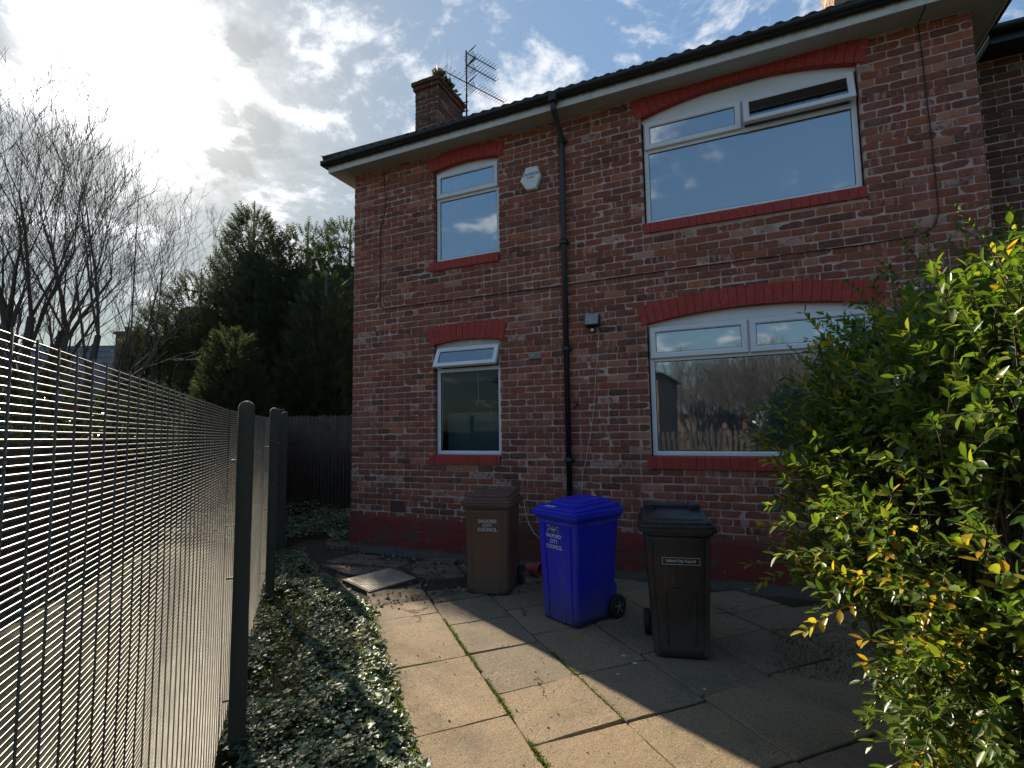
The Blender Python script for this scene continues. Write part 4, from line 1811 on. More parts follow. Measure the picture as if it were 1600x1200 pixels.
paling_fence('wooden_fence', 'dark close boarded timber fence running behind the corner of the house', (-4.9, 2.36, G), (.6, 2.95, G), 2.06, M_TIMBER2, .095, .006, True, seed=4)
paling_fence('wooden_fence', 'short timber fence leading from the last mesh post to the back fence', (-.92, -.38, G), (-4.55, 2.32, G), 2.0, M_TIMBER, .12, .006, seed=5)
paling_fence('wooden_fence', 'low pointed picket fence in front of the taller boarded fence', (-3.7, 2.05, G), (-1.2, 2.30, G), 1.36, M_TIMBER, .055, .035, True, seed=6)
paling_fence('wooden_fence', 'long dark boarded fence seen through the wire mesh', (-11.5, 6.5, G), (1.5, -9.5, G), 1.6, M_TIMBER, .14, .008, seed=8, posts=2.0)
paling_fence('wooden_fence', 'gappy picket fence in front of the long boarded fence beyond the mesh', (-8.2, 4.2, G), (1.9, -7.6, G), 1.0, M_TIMBER2, .07, .06, True, seed=9, posts=1.8)
# yard beyond the mesh: pale sunlit strip
mb = MB()
nn = 40
for i in range(1):
    mb.face([sv(-6, -5.2, G-.012), sv(7, -5.2, G-.012), sv(7, -1.12, G-.012), sv(-6, -1.12, G-.012)])
o = mb.build('pavement', M_YARD)
o['kind'] = 'structure'


# ------------------------------------------------------------------ wheelie bins
def rrect(w, d, r, n=4):
    pts = []
    for (cx, cy, a0) in ((w/2-r, -d/2+r, -PI/2), (w/2-r, d/2-r, 0), (-w/2+r, d/2-r, PI/2), (-w/2+r, -d/2+r, PI)):
        for k in range(n+1):
            a = a0+PI/2*k/n
            pts.append((cx+r*math.cos(a), cy+r*math.sin(a)))
    return pts


def wheelie_bin(name, label, loc, rz, mat, W=.52, D=.62, wb=.42, db=.46, H=.93, style='blue', texts=()):
    B = empty(name, label, 'wheelie bin', 'council wheelie bins by the wall', loc=loc, rz=rz)
    # body
    mb = MB()
    rings = []
    N_ = 14
    for i in range(N_+1):
        f = i/N_
        w = wb+(W-.05-wb)*f
        d = db+(D-.07-db)*f
        cy = (1-f)*.0+f*.03          # leans back a little
        z = .015+(H-.05-.015)*f
        pr = rrect(w, d, .045+.015*f)
        ring = []
        for (x, y) in pr:
            yy = y
            ring.append((x, yy+cy, z))
        rings.append(ring)
    mb.loft(rings, smooth=True)
    # collar under the lid
    wc, dc = W-.02, D-.03
    for (g, za, zb) in ((0, H-.060, H-.028), (-.012, H-.028, H-.004)):
        mb.loft([[(x, y+.03, za) for x, y in rrect(wc+g, dc+g, .05)], [(x, y+.03, zb) for x, y in rrect(wc+g, dc+g, .05)]])
    # corner ribs on the front
    fy = lambda z, off: (-(db+(D-.07-db)*((z-.015)/(H-.065)))/2+.03*((z-.015)/(H-.065)))-off
    wz = lambda z: wb+(W-.05-wb)*((z-.015)/(H-.065))

    def strip(x0f, x1f, z0, z1, off, taper=.004):
        pts0, pts1 = [], []
        vs = []
        for z in (z0, z1):
            hw = wz(z)/2
            for (xf, o2) in ((x0f, -.002), (x0f+taper/hw, off), (x1f-taper/hw, off), (x1f, -.002)):
                vs.append((xf*hw, fy(z, o2), z))
        mb.add(vs, [(0, 1, 5, 4), (1, 2, 6, 5), (2, 3, 7, 6), (4, 5, 6, 7), (3, 2, 1, 0)])
    if style == 'blue':
        strip(-.80, -.52, .03, H-.10, .010)
        strip(.50, .80, .03, H-.10, .012)
        strip(-.46, .44, .02, .16, .006)
    elif style == 'brown':
        strip(-.74, -.66, .03, H-.09, .004)
        strip(.66, .74, .03, H-.09, .004)
        strip(-.60, .60, .02, .10, .006)
        strip(-.25, .2, .10, .12, .004)
    else:
        # arched panel
        path = []
        hw = .60
        for k in range(21):
            t = k/20
            if t < .35:
                path.append((-hw, .10+t/.35*.34))
            elif t < .65:
                a = PI-(t-.35)/.30*PI
                path.append((hw*math.cos(a)*1.0, .44+.08*min(1, math.sin(a)*1.4)))
            else:
                path.append((hw, .44-(t-.65)/.35*.34))
        pts = []
        for (xf, z) in path:
            pts.append(Vector((xf*wz(z)/2*.82, fy(z, .0), z)))
        mb.tube(pts, .009, 6)
        strip(-.98, -.80, .03, H-.09, .006)
        strip(.80, .98, .03, H-.09, .006)
    # wheel arches / axle housings at the back
    for sx in (-1, 1):
        mb.box(sx*(wb/2-.03)-.035, sx*(wb/2-.03)+.035, db/2-.06, db/2+.06, .06, .30, bev=.012)
    mb.build('body', mat, B)
    # wheels
    for sx in (-1, 1):
        mb = MB()
        cx, cy, cz, r = sx*(wb/2+.035), db/2+.015, .10, .10
        prof = [(-.024, .030), (-.024, r*.62), (-.022, r*.70), (-.026, r*.8), (-.024, r*.95), (-.012, r), (.012, r), (.024, r*.95), (.026, r*.8), (.022, r*.70), (.024, r*.62), (.024, .030)]
        rings = []
        for (x, rr) in prof:
            rings.append([(cx+x, cy+rr*math.cos(2*PI*k/24), cz+rr*math.sin(2*PI*k/24)) for k in range(24)])
        mb.loft(rings, smooth=True)
        wh = mb.build('wheel', M_TYRE, B)
        mb = MB()
        mb.tube([(cx-.028, cy, cz), (cx+.028, cy, cz)], .022, 12)
        for k in range(5):
            a = 2*PI*k/5
            mb.box(-.027, .027, -.006, .006, .02, r*.62, Matrix.Translation((cx, cy, cz)) @ Matrix.Rotation(a, 4, 'X'))
        mb.build('hub', M_RIM if style != 'black' else M_TYRE, wh)
    mb = MB()
    mb.tube([(-wb/2-.02, db/2+.015, .10), (wb/2+.02, db/2+.015, .10)], .011, 8)
    mb.build('axle', M_METAL_D, B)
    # lid: rim, step, raised crown sloping up to the hinge
    mb = MB()
    y0 = -D/2+.03-.012
    y1 = D/2+.03-.02

    def tier(w, ya, yb, za, zb, zc=None, r=.04, cap=True, slope=0.0):
        pr = rrect(w, yb-ya, r)
        cy = (ya+yb)/2
        f = lambda y: slope*((y-ya)/(yb-ya))
        rings = [[(x, y+cy, za) for x, y in pr], [(x, y+cy, zb-.008+f(y+cy)) for x, y in pr],
                 [(x*(1-.012/w*2), (y*(1-.012/(yb-ya)*2))+cy, zb+f(y+cy)) for x, y in pr]]
        mb.loft(rings, cap=cap)
    tier(W+.035, y0, y1, H-.032, H-.002, r=.05)
    tier(W+.022, y0+.006, y1, H-.002, H+.020, r=.05)
    tier(W-.03, y0+.035, y1-.02, H+.018, H+.040, slope=.028, r=.05)
    if style == 'blue':
        tier(W-.16, y0+.14, y1-.06, H+.045, H+.072, slope=.02, r=.06)
        tier(W-.22, y0+.20, y1-.10, H+.07, H+.094, slope=.012, r=.06)
        for (bxx, byy) in ((-.20, y0+.10), (-.17, y0+.10), (.19, y0+.11), (.16, y0+.12), (-.19, y1-.12), (.19, y1-.12)):
            mb.loft([[(bxx+.013*math.cos(2*PI*k/8), byy+.013*math.sin(2*PI*k/8), H+.03) for k in range(8)],
                     [(bxx+.009*math.cos(2*PI*k/8), byy+.009*math.sin(2*PI*k/8), H+.062) for k in range(8)]])
    elif style == 'brown':
        tier(W-.10, y0+.12, y1-.05, H+.045, H+.065, slope=.03, r=.05)
    else:
        tier(W-.13, y0+.10, y1-.16, H+.045, H+.052, slope=.01, r=.05)
    mb.build('lid', mat, B)
    # hinge blocks and grab handle along the back edge
    mb = MB()
    hz = H+(.10 if style != 'blue' else .045)
    hy = y1+.015
    if style != 'blue':
        for sx in (-1, 1):
            mb.box(sx*(W/2-.085)-.045, sx*(W/2-.085)+.045, hy-.13, hy+.03, H-.01, hz+.012, bev=.012)
        mb.box(-W/2+.10, W/2-.10, hy-.055, hy+.02, hz-.05, hz+.004, bev=.016)
    else:
        for sx in (-1, 1):
            mb.box(sx*(W/2-.09)-.03, sx*(W/2-.09)+.03, hy-.05, hy+.02, H-.04, hz, bev=.008)
        mb.tube([(-W/2+.06, hy+.03, H), (W/2-.06, hy+.03, H)], .017, 10)
    mb.build('handle', mat, B)
    for (s, size, x, z, mt, sp_) in texts:
        tilt = math.atan2((D-.07-db)/2-.03, H-.065)
        yy = fy(z, .0022)
        Mx = Matrix.Translation((x, yy, z)) @ Matrix.Rotation(tilt, 4, 'X') @ FACE
        text_mesh('lettering', s, size, mt, B, Mx, .0006, space=sp_)
    B['_tilt'] = 0
    del B['_tilt']
    return B, fy


def base_to_center(ax, ay, bx_, by_, db):
    a, b = Vector((ax, ay, 0)), Vector((bx_, by_, 0))
    d = (b-a).normalized()
    n = Vector((-d.y, d.x, 0))
    c = (a+b)/2+n*(db/2)
    return (c.x, c.y, G+.0), math.atan2(d.y, d.x)


loc, rz = base_to_center(2.600, -1.185, 3.062, -1.095, .44)
b_brown, fyb = wheelie_bin('wheelie_bin', 'brown wheelie bin, the leftmost and farthest of the three, with white council lettering', loc, rz, M_BIN_BROWN,
                           W=.545, D=.60, wb=.455, db=.44, H=.94, style='brown', texts=[('SALFORD\nCITY\nCOUNCIL', .047, .01, .735, M_LETTER, .92)])
loc, rz = base_to_center(3.575, -1.475, 3.965, -1.675, .46)
b_blue, fybl = wheelie_bin('wheelie_bin', 'bright blue wheelie bin in the middle with a crest above its lettering', loc, rz, M_BIN_BLUE,
                           W=.56, D=.67, wb=.43, db=.47, H=.955, style='blue', texts=[('SALFORD\nCITY\nCOUNCIL', .046, -.02, .735, M_LETTER, 1.05)])
loc, rz = base_to_center(4.655, -1.945, 5.02, -1.865, .42)
b_black, fybk = wheelie_bin('wheelie_bin', 'black wheelie bin nearest the camera, partly lost in shadow', loc, rz, M_BIN_BLACK,
                            W=.53, D=.60, wb=.385, db=.44, H=.955, style='black', texts=[('Salford City Council', .026, .015, .70, M_LETTER, 1)])
# frame round the black bin's label
mb = MB()
tl = math.atan2((.60-.07-.44)/2-.03, .955-.065)
Mx = Matrix.Translation((.015, fybk(.71, .0022), .708)) @ Matrix.Rotation(tl, 4, 'X')
for (a, b, c, d) in ((-.135, .135, .022, .0245), (-.135, .135, -.0265, -.024), (-.135, -.1325, -.024, .022), (.1325, .135, -.024, .022)):
    mb.box(a, b, -.0006, .0004, c, d, Mx)
mb.build('label_border', M_LETTER, b_black)
# crest on the blue bin
tl = math.atan2((.67-.07-.47)/2-.03, .955-.065)
Mx = Matrix.Translation((-.02, fybl(.805, .0024), .805)) @ Matrix.Rotation(tl, 4, 'X')
mb = MB()
crw = random.Random(5)
mb.loft([[(.036*math.cos(2*PI*k/16), -.0004, .022*math.sin(2*PI*k/16)) for k in range(16)], [(.036*math.cos(2*PI*k/16), -.0012, .022*math.sin(2*PI*k/16)) for k in range(16)]], M=Mx)
crest = mb.build('crest', simple('green_print', (.06, .20, .09), .6), b_blue)
mb = MB()
for sx in (-1, 1):
    pts = [(sx*.075, .0, .022), (sx*.055, 0, .030), (sx*.035, 0, .018), (sx*.05, 0, .006), (sx*.072, 0, -.004), (sx*.06, 0, -.026)]
    mb.tube([Vector((p[0], -.0014, p[2])) for p in pts], .0035, 4, M=Mx)
mb.tube([(-.07, -.0014, .034), (-.045, -.0014, .032)], .003, 4, M=Mx)
mb.tube([(-.03, -.002, .008), (.0, -.002, -.002), (.03, -.002, .004)], .004, 4, M=Mx)
mb.build('crest_scrolls', M_LETTER, crest)
mb = MB()
mb.tube([(-.035, -.0014, .018), (0, -.0014, .026), (.035, -.0014, .018)], .004, 4, M=Mx)
mb.tube([(.045, -.0014, .020), (.062, -.0014, .0)], .004, 4, M=Mx)
mb.tube([(-.04, -.0014, -.016), (-.06, -.0014, -.008)], .004, 4, M=Mx)
mb.build('crest_ribbon', simple('orange_print', (.40, .16, .05), .6), crest)
mb = MB()
Mx2 = Matrix.Translation((-.11, -.67/2+.03+.085, .955+.0415)) @ Matrix.Rotation(R(3), 4, 'X')
mb.box(-.062, .062, -.022, .022, 0, .002, Mx2, bev=.0006)
mb.build('sticker', simple('pale_sticker', (.50, .58, .62), .5, var=.1), b_blue)

# ------------------------------------------------------------------ the privet bush
def in_bush(p):
    """signed value >0 inside the crown"""
    best = -9
    for (c, r) in BL:
        q = Vector(((p.x-c[0])/r[0], (p.y-c[1])/r[1], (p.z-c[2])/r[2]))
        best = max(best, 1-q.length)
    return best+.22*noise.noise(p*2.3)+.10*noise.noise(p*6.0)


BL = [((6.60, -3.40, 1.20), (.96, .96, 1.0)), ((6.66, -3.52, 1.77), (.72, .76, .58)), ((6.02, -2.86, 1.2), (.52, .52, .62)),
      ((6.85, -1.45, 1.75), (.88, .68, 1.30)), ((6.40, -3.65, .60), (.66, .55, .48)), ((6.14, -2.64, 1.70), (.50, .55, .50))]


def privet_leaf(mb, p, d, nrm, s, c, fold):
    side = d.cross(nrm).normalized()
    w = s*.24
    q = lambda a, b, h: p+d*(s*a)+side*(w*b)+nrm*(s*h)
    vs = [q(0, 0, 0), q(.28, .75, fold), q(.58, .95, fold*1.1), q(.85, .5, fold*.6), q(1.05, 0, -.05), q(.85, -.5, fold*.6), q(.58, -.95, fold*1.1), q(.28, -.75, fold), q(.3, 0, .0), q(.62, 0, -.02)]
    mb.add(vs, [(0, 1, 8), (1, 2, 9, 8), (2, 3, 4, 9), (9, 4, 5, 6), (8, 9, 6, 7), (0, 8, 7)], c, True)


def build_bush():
    rnd = random.Random(99)
    bush = empty('privet_bush', 'large leafy green privet bush with some yellow leaves filling the right foreground', 'bush', loc=(6.7, -2.7, G))
    off = Vector((6.7, -2.7, G))
    lf, tw = MB(), MB()
    lf2 = MB()
    roots = [Vector((6.55+.5*math.cos(a), -2.75+.4*math.sin(a), G)) for a in (0, 1, 2, 3, 4, 5)]+[Vector((6.95, -1.6, G)), Vector((6.6, -1.5, G))]
    tips = 0
    tries = 0
    while tips < 5400 and tries < 90000:
        tries += 1
        (c, r) = BL[rnd.choices(range(len(BL)), weights=[7.8, 5.2, 2.8, 4.0, 3.4, 2.8])[0]]
        u = Vector((rnd.gauss(0, 1), rnd.gauss(0, 1), rnd.gauss(0, 1))).normalized()
        rad = rnd.uniform(.45, 1.0)**.6
        p = Vector((c[0]+u.x*r[0]*rad, c[1]+u.y*r[1]*rad, c[2]+u.z*r[2]*rad))
        if p.z < .12 or p.y > -.75:
            continue
        ins = in_bush(p)
        if ins < -.02 or ins > .55:
            continue
        # keep clear of the lens
        if (p-CP).length < .95:
            continue
        # twig: starts inside, grows outward and up, then arches
        core = Vector((6.7, -2.6, .9)) if c[1] < -2 else Vector((6.95, -1.7, 1.2))
        outd = (p-core).normalized()
        grow = (outd*.9+Vector((rnd.gauss(0, .35), rnd.gauss(0, .35), .42+rnd.gauss(0, .25)))).normalized()
        Lt = rnd.uniform(.14, .34)
        long_ = ins < .16 and rnd.random() < .13
        if long_:
            Lt = rnd.uniform(.38, .62)
        nseg = max(5, int(Lt/.024))
        pos = p-grow*Lt*.45
        d = grow.copy()
        sidev = d.orthogonal().normalized()
        sidev = Matrix.Rotation(rnd.uniform(0, 6.28), 3, d) @ sidev
        pts = [pos.copy()]
        yel = rnd.random()
        old = rnd.random() < .10+.12*(1 if p.z < 1.2 else 0)
        bare = long_ and rnd.random() < .45
        for i in range(nseg):
            d = (d+Vector((rnd.gauss(0, .05), rnd.gauss(0, .05), -.035 if not bare else -.012))).normalized()
            pos = pos+d*(Lt/nseg)
            pts.append(pos.copy())
            if (pos-CP).length < .85:
                break
            f = i/nseg
            if i % 2 == 0 or f > .75:
                sidev = (Matrix.Rotation(R(85)+rnd.gauss(0, .2), 3, d) @ sidev)
                sidev = (sidev-d*sidev.dot(d)).normalized()
                for sg in (-1, 1):
                    if rnd.random() < .10:
                        continue
                    sv_ = sidev*sg
                    ld = (sv_*.85+d*(.55+.5*f)+Vector((0, 0, rnd.uniform(-.25, .12)))).normalized()
                    # leaves turn their face to the sky
                    up = Vector((rnd.gauss(-.15, .35), rnd.gauss(0, .35), 1)).normalized()
                    nrm = (up-ld*up.dot(ld)).normalized()
                    size = rnd.uniform(.034, .068)*(1-.45*max(0, f-.6))*(.42 if bare else 1)
                    if c[1] > -2:
                        size *= .85
                    if old and rnd.random() < .55:
                        colr = rnd.uniform(.90, 1.0)
                    else:
                        colr = min(.93, max(0, rnd.gauss(.42+.22*f, .17)))
                    privet_leaf(lf, pos-off, ld, nrm, size, (colr, 0, 0), rnd.uniform(.03, .12))
        if len(pts) > 2:
            nn_ = len(pts)
            tw.tube([q-off for q in pts[::2]+([pts[-1]] if nn_ % 2 == 0 else [])], .0019 if not long_ else .0024, 4, cap=False)
        tips += 1
        if tips % 14 == 0:
            # branch from a root to this twig
            rt = min(roots, key=lambda q: (q-Vector((p.x, p.y, G))).length+rnd.uniform(0, .5))
            mid = rt.lerp(pts[0], .5)+Vector((rnd.uniform(-.1, .1), rnd.uniform(-.1, .1), .12))
            tw.tube([rt-off, rt.lerp(mid, .6)-off+Vector((rnd.uniform(-.03, .03), rnd.uniform(-.03, .03), 0)), mid-off, mid.lerp(pts[0], .55)-off, pts[0]-off], [.013, .011, .008, .005, .003], 5, cap=False)
    lf.build('leaves', M_PRIVET, bush)
    tw.build('branches', M_TWIG, bush)
    # a few snowberries
    for (x, y, z, r) in ((1478, 510, 2.05, .011), (1418, 488, 2.1, .008), (1328, 640, 2.15, .009), (1345, 515, 2.2, .006)):
        pass
    for i in range(7):
        q = Vector((5.95+.5*rnd.random(), -3.2+.3*rnd.random(), 1.9+.35*rnd.random()))
        mbb = MB()
        sphere(mbb, q-off, .008, .008, .008, 8, 6)
        mbb.build('berry', M_ALARM, bush)


build_bush()


# ------------------------------------------------------------------ trees
def place(px, py, w):
    """a point seen at pixel (px,py) of the 1600x1200 photograph, w metres deep: used once to survey positions"""
    return CP+(FW+RV*((px-800)/804.53)-UV*((py-600)/804.53))*w


def conifer(name, label, apex, base_r, seed, n=5200, group='conifers behind the back fence', zb=.6, power=.85, ls=1.0):
    rnd = random.Random(seed)
    base = Vector((apex.x, apex.y, G))
    T = empty(name, label, 'tree', group, loc=base)
    H = apex.z-G
    mb = MB()
    mb.tube([(0, 0, 0), (0, 0, H*.5), (0, 0, H*.93)], [.22, .12, .02], 8)
    for k in range(26):
        z = zb+(H*.85-zb)*k/26
        a = k*2.4
        r = base_r*(1-z/H)**power*.8
        mb.tube([(0, 0, z), (r*math.cos(a), r*math.sin(a), z+r*.25)], [.04, .008], 4, cap=False)
    mb.build('trunk', M_BARK, T)
    mb = MB()

    def radius(z, a):
        f = max(0, min(1, (z-zb*.2)/(H-zb*.2)))
        r = base_r*(1-f)**power
        r *= 1+.20*noise.noise(Vector((math.cos(a)*1.6+seed, math.sin(a)*1.6, z*.7)))+.14*noise.noise(Vector((math.cos(a)*4+seed, math.sin(a)*4, z*2.0)))
        return max(.03, r)
    # inner mass
    rings = []
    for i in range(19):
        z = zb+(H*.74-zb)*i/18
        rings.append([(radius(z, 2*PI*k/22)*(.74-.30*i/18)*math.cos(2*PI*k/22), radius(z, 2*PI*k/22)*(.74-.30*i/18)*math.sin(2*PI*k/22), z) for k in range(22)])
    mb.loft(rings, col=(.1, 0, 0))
    tocam = Vector((CP.x-apex.x, CP.y-apex.y, 0)).normalized()
    for i in range(n):
        f = rnd.random()
        z = zb+(H-zb)*(1-math.sqrt(1-f*.985))
        a = rnd.uniform(0, 2*PI)
        if Vector((math.cos(a), math.sin(a), 0)).dot(tocam) < -.35 and rnd.random() < .65:
            continue
        R0 = radius(z, a)
        r = R0*rnd.uniform(.50, 1.06)
        p = Vector((r*math.cos(a), r*math.sin(a), z))
        outd = Vector((math.cos(a), math.sin(a), 0))
        fz = z/H
        d = (outd*(.85-.30*fz)+Vector((rnd.gauss(0, .22), rnd.gauss(0, .22), .38+.35*fz+rnd.gauss(0, .18)))).normalized()
        Ls = rnd.uniform(.20, .46)*(1.0-.35*fz)*ls
        side = d.cross(Vector((rnd.gauss(0, .5), rnd.gauss(0, .5), 1))).normalized()
        c = (min(1, max(0, rnd.gauss(.45, .22))), 0, 0)
        # a flat feathery spray: stem plus side fronds
        nn_ = 4
        for k in range(nn_):
            t = k/nn_
            b0 = p+d*Ls*t
            for sg in (-1, 1):
                fd = (d*.8+side*sg*.75).normalized()
                l2 = Ls*(.50-.22*t)
                wv = d*.022+side*sg*-.0
                mb.face([b0-d*.018, b0+d*.024, b0+fd*l2], c)
        mb.face([p-side*.018, p+side*.018, p+d*Ls*1.05], c)
    mb.build('crown', M_CONIFER, T)
    return T


DT = 15.5
conifer('conifer_tree', 'tallest conifer, its pointed tip nearest the sun', place(399, 283, 20.0), 3.3, 3, 12000, power=.86, ls=1.35)
conifer('conifer_tree', 'broad conifer right of the tallest one', place(482, 318, 19.0), 2.6, 4, 9000, power=.45, ls=1.3)
conifer('conifer_tree', 'conifer partly hidden by the corner of the house', place(548, 312, 18.0), 2.5, 5, 8000, power=.45, ls=1.2)
conifer('conifer_tree', 'lower conifer left of the tallest one, sloping down', place(316, 396, 21), 2.9, 6, 8000, power=.6, ls=1.35)
conifer('conifer_tree', 'shortest conifer at the left end of the dark row', place(262, 455, 21.5), 2.5, 7, 5600, power=.6, ls=1.3)
conifer('conifer_tree', 'added small conifer low in front of the tallest one, shading the paving', place(366, 492, 12.0), 1.0, 8, 4200, power=.5)  # added tree, placed to cast shade on the paving's far left end
conifer('conifer_tree', 'dense conifer right above the back fence', place(510, 400, 14.0), 1.3, 9, 5200, power=.40)
conifer('conifer_tree', 'broad dark conifer filling the middle of the row', place(436, 345, 18.5), 2.7, 10, 9000, power=.45, ls=1.2)


def bare_tree(name, label, base, H, seed, stems, spread, group, lean=(0, 0), maxd=5, twig=.006, r_base=.16, mat=None):
    rnd = random.Random(seed)
    T = empty(name, label, 'tree', group, loc=base)
    tr, cr = MB(), MB()

    def grow(p, d, L_, r, depth):
        segs = 4 if depth < 2 else 3
        pts, rad = [p.copy()], [r]
        kids = []
        for i in range(segs):
            d = (d+Vector((rnd.gauss(0, .06), rnd.gauss(0, .06), rnd.gauss(.02, .03)+(.03 if depth > 1 else 0)))).normalized()
            p = p+d*(L_/segs)
            pts.append(p.copy())
            rad.append(r*(1-(i+1)/segs*.55))
            kids.append((p.copy(), d.copy(), rad[-1], (i+1)/segs))
        (tr if depth == 0 else cr).tube(pts, rad, 7 if depth == 0 else (5 if depth < 3 else 3), cap=False)
        if depth >= maxd:
            return
        for (q, dd, rr, f) in kids:
            n = 1 if f < .9 else 2
            if depth == 2 and rnd.random() < .4:
                n += 1
            if depth >= 3 and rnd.random() < .52:
                n -= 1
            if f < .3 and depth < 1:
                continue
            for _ in range(n):
                ax = dd.orthogonal().normalized()
                ax = Matrix.Rotation(rnd.uniform(0, 2*PI), 3, dd) @ ax
                ang = rnd.uniform(.30, .62)
                nd = (Matrix.Rotation(ang, 3, ax) @ dd)
                nd = (nd+Vector((0, 0, .16))).normalized()
                grow(q, nd, L_*rnd.uniform(.48, .74), max(twig*.7, rr*rnd.uniform(.45, .65)), depth+1)
    for i in range(stems):
        a = 2*PI*i/stems+rnd.uniform(-.3, .3)
        d = Vector((math.cos(a)*spread+lean[0], math.sin(a)*spread+lean[1], 1)).normalized()
        grow(Vector((math.cos(a)*.12, math.sin(a)*.12, 0)), d, H*.46, r_base*rnd.uniform(.75, 1.1), 0)
    tr.build('trunk', mat or M_BARK, T)
    cr.build('crown', mat or M_BARK, T)
    return T


def at_ground(px, w):
    p = place(px, 680, w)
    return Vector((p.x, p.y, G))


grp = 'bare winter trees beyond the mesh fence'
bare_tree('bare_tree', 'bare winter tree with several thick stems at the left edge', at_ground(20, 13.5), 10.5, 11, 3, .14, grp, maxd=5, r_base=.20, twig=.008)
bare_tree('bare_tree', 'bare winter tree whose branches fan out to the right, left of the slate roof', at_ground(84, 13.0), 9.6, 12, 4, .33, grp, lean=(.16, .08), maxd=5, r_base=.15, twig=.0075)
bare_tree('bare_tree', 'slender bare tree cut by the left border of the photo', at_ground(-75, 15), 11.0, 13, 2, .12, grp, maxd=5, r_base=.17, twig=.008)


def shrub(name, label, base, rad, n, size, seed, mat=M_CONIFER, group=None, twigs=40):
    rnd = random.Random(seed)
    T = empty(name, label, 'shrub', group, loc=base)
    mb = MB()
    for i in range(twigs):
        a = rnd.uniform(0, 2*PI)
        rr = rnd.random()**.5
        h = rad[2]*rnd.uniform(.8, 1.2)
        mb.tube([(rr*rad[0]*.2*math.cos(a), rr*rad[1]*.2*math.sin(a), 0), (rr*rad[0]*.6*math.cos(a), rr*rad[1]*.6*math.sin(a), h*.5), (rr*rad[0]*math.cos(a), rr*rad[1]*math.sin(a), h)], [.014, .009, .003], 4, cap=False)
    mb.build('stems', M_TWIG, T)
    mb = MB()
    for i in range(n):
        d = Vector((rnd.gauss(0, 1), rnd.gauss(0, 1), rnd.gauss(0, 1))).normalized()
        q = rnd.uniform(.5, 1.0)*(1+.25*noise.noise(d*2+Vector((seed, 0, 0))))
        p = Vector((d.x*rad[0]*q, d.y*rad[1]*q, rad[2]*.5+d.z*rad[2]*.5*q))
        if p.z < 0:
            continue
        s = size*rnd.uniform(.6, 1.3)
        a = (d+Vector((rnd.uniform(-.7, .7), rnd.uniform(-.7, .7), rnd.uniform(-.3, .7)))).normalized()
        b = Matrix.Rotation(rnd.uniform(0, 6.28), 3, a) @ a.orthogonal().normalized()
        mb.face([p, p+a*s*.5+b*s*.3, p+a*s, p+a*s*.5-b*s*.3], (rnd.random(), 0, 0))
    mb.build('leaves', mat, T)
    return T


sg = 'shrubs beyond the mesh fence'
shrub('shrub', 'leafy evergreen shrub climbing round the trunks at the left', at_ground(62, 12.5), (1.4, 1.2, 3.6), 2600, .12, 31, M_IVY, sg)
shrub('shrub', 'sunlit scrubby shrub in front of the far chimney', at_ground(232, 13.5), (1.3, 1.1, 3.3), 2600, .11, 32, M_IVY, sg, 60)
shrub('shrub', 'low dark shrub under the slate roof', at_ground(150, 12.0), (1.7, 1.2, 2.5), 2200, .11, 33, M_IVY, sg)
shrub('shrub', 'dark shrub at the left border behind the mesh', at_ground(-40, 9.5), (2.2, 1.2, 2.2), 2200, .10, 34, M_IVY, sg)
shrub('shrub', 'dark shrub filling in under the conifers', at_ground(300, 11.5), (2.0, 1.2, 2.2), 2400, .10, 35, M_IVY, sg)

# far low house with slate roof and chimney
fh = empty('slate_house', 'far low brick house with a grey slate roof behind the bare trees', 'house', loc=at_ground(110, 22))
ang = math.atan2(RV.y, RV.x)
fh.rotation_euler = (0, 0, ang)
mb = MB()
mb.box(-6.0, 3.0, -2.5, 2.5, 0, 2.9)
mb.build('wall', M_FARBRICK, fh)
mb = MB()
for c in range(9):
    f0, f1 = c/9, (c+1)/9
    z0_, z1_ = 2.9+2.65*f0, 2.9+2.65*f1
    y0_, y1_ = -2.8+2.8*f0, -2.8+2.8*f1
    mb.add([(-6.3, y0_, z0_), (3.1, y0_, z0_), (3.1, y1_+.05, z1_+.01), (-6.3, y1_+.05, z1_+.01), (-6.3, y0_, z0_-.05), (3.1, y0_, z0_-.05)], [(0, 1, 2, 3), (4, 5, 1, 0)])
mb.add([(-6.3, 0, 5.55), (3.1, 0, 5.55), (3.1, 2.8, 2.9), (-6.3, 2.8, 2.9)], [(0, 1, 2, 3)])
mb.add([(3.05, -2.75, 2.9), (3.05, 2.75, 2.9), (3.05, 0, 5.5)], [(0, 1, 2)])
mb.build('roof', M_SLATE, fh)
mb = MB()
mb.box(2.72, 3.45, -1.3, -.5, 0, 5.78)
mb.box(2.66, 3.51, -1.36, -.44, 5.78, 5.90)
ch = mb.build('chimney', M_FARBRICK, fh)
mb = MB()
for x in (2.9, 3.3):
    mb.tube([(x, -.9, 5.9), (x, -.9, 6.16)], .10, 10)
mb.build('chimney_pot', M_FARBRICK, ch)
ms = empty('aerial_mast', 'tall thin aerial pole rising from the far chimney', 'mast', loc=place(205, 520, 21.2))
mb = MB()
mb.tube([(0, 0, -.8), (0, 0, 2.6), (.03, 0, 5.9)], [.035, .028, .016], 6)
mb.build('pole', M_METAL_D, ms)
mb = MB()
mb.tube([(-.4, 0, 1.2), (.5, .1, 1.2)], .012, 4)
for k in range(8):
    x = -.35+k*.11
    mb.tube([(x, -.1, 1.2), (x, .1, 1.2)], .006, 4)
mb.build('elements', M_METAL_D, ms)

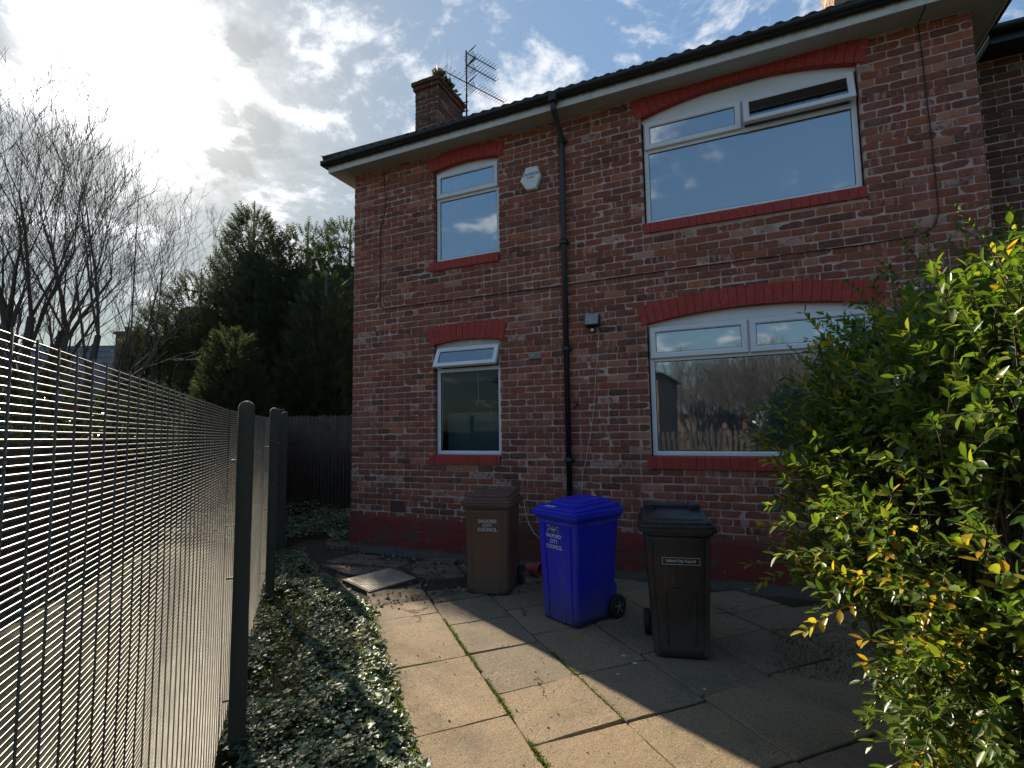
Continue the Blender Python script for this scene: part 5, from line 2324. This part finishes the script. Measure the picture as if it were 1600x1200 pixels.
# ------------------------------------------------------------------ behind the camera: what the windows reflect
bh = empty('brick_house', 'gabled brick house across the way, mirrored in the wide lower window', 'house', loc=(-2.4, -22, G))
mb = MB()
mb.box(-4.5, 4.0, -4, 3.0, 0, 4.3)
mb.build('wall', M_FARBRICK, bh)
mb = MB()
mb.add([(-4.8, -4.3, 4.25), (4.3, -4.3, 4.25), (4.3, 3.3, 4.25), (-4.8, 3.3, 4.25), (-1.5, -4.3, 6.8), (-1.5, 3.3, 6.8)],
       [(0, 1, 4), (3, 5, 2), (0, 4, 5, 3), (1, 2, 5, 4), (0, 3, 2, 1)])
mb.build('roof', M_SLATE, bh)
bh2 = empty('brick_house', 'low house mirrored in the wide lower window beside the gable', 'house', loc=(2.8, -34, G))
mb = MB()
mb.box(-3.5, 3.0, -4, 0, 0, 2.6)
mb.build('wall', M_FARBRICK, bh2)
mb = MB()
mb.add([(-3.8, .3, 2.55), (3.3, .3, 2.55), (3.3, -2, 4.6), (-3.8, -2, 4.6), (-3.8, -4.3, 2.55), (3.3, -4.3, 2.55)], [(0, 1, 2, 3), (3, 2, 5, 4)])
mb.build('roof', M_SLATE, bh2)
paling_fence('wooden_fence', 'dark pointed picket fence mirrored in the wide lower window', (12, -13.5, G), (-3, -13.5, G), 1.55, M_TIMBER, .11, .08, True, seed=15)
g2 = 'bare trees mirrored in the lower windows'
bt = bare_tree('bare_tree', 'leafless tree mirrored in the lower windows', Vector((6.2, -26, G)), 6.0, 21, 6, .30, g2, maxd=4, r_base=.12, twig=.012)


def copy_tree(o, parent=None):
    c = o.copy()
    sc.collection.objects.link(c)
    c.parent = parent
    for ch_ in [x for x in bpy.data.objects if x.parent == o]:
        copy_tree(ch_, c)
    return c


for (x, y, rz, s) in ((3.2, -29, 1.0, 1.0), (9.5, -24, 2.2, .9), (13, -28, 3.4, 1.05), (7.8, -31, 4.1, 1.1), (11.2, -33, .4, 1.1), (4.8, -35, 5.0, 1.1), (16.5, -25, 2.8, 1.0), (-1.0, -36, 1.7, 1.1), (8.0, -22, 5.5, .7), (5.0, -24, 2.6, .9), (2.0, -32, 3.9, 1.1), (11.5, -27, 4.9, 1.0), (14.5, -31, 1.2, 1.1), (6.9, -28, .9, 1.0), (9.6, -29, 5.8, 1.0)):
    c = copy_tree(bt)
    c.location = (x, y, G)
    c.rotation_euler = (0, 0, rz)
    c.scale = (s, s, s)
shrub('shrub', 'evergreen shrub mirrored in the wide lower window', Vector((8.3, -14.8, G)), (3.2, 1.2, 2.9), 3000, .14, 41, M_IVY, 'shrubs behind the viewer')

# white pot with sprigs on the upper left window board
wp = empty('plant_pot', 'white pot with thin sprigs inside the small upper window', 'pot', loc=(1.93, .17, 3.99))
mb = MB()
rings = []
for (r, z) in ((.045, 0), (.06, .11), (.064, .12), (.056, .12), (.045, .03)):
    rings.append([(r*math.cos(2*PI*k/14), r*math.sin(2*PI*k/14), z) for k in range(14)])
mb.loft(rings, smooth=False)
mb.build('pot_body', simple('white_glaze', (.75, .75, .75), .3), wp)
mb = MB()
for k in range(7):
    a = R(-50+k*17)
    mb.tube([(0, 0, .1), (math.sin(a)*.10, 0, .1+.12*math.cos(a)), (math.sin(a)*.22, 0, .1+.24*math.cos(a))], .0025, 4)
mb.build('sprigs', M_LETTER, wp)
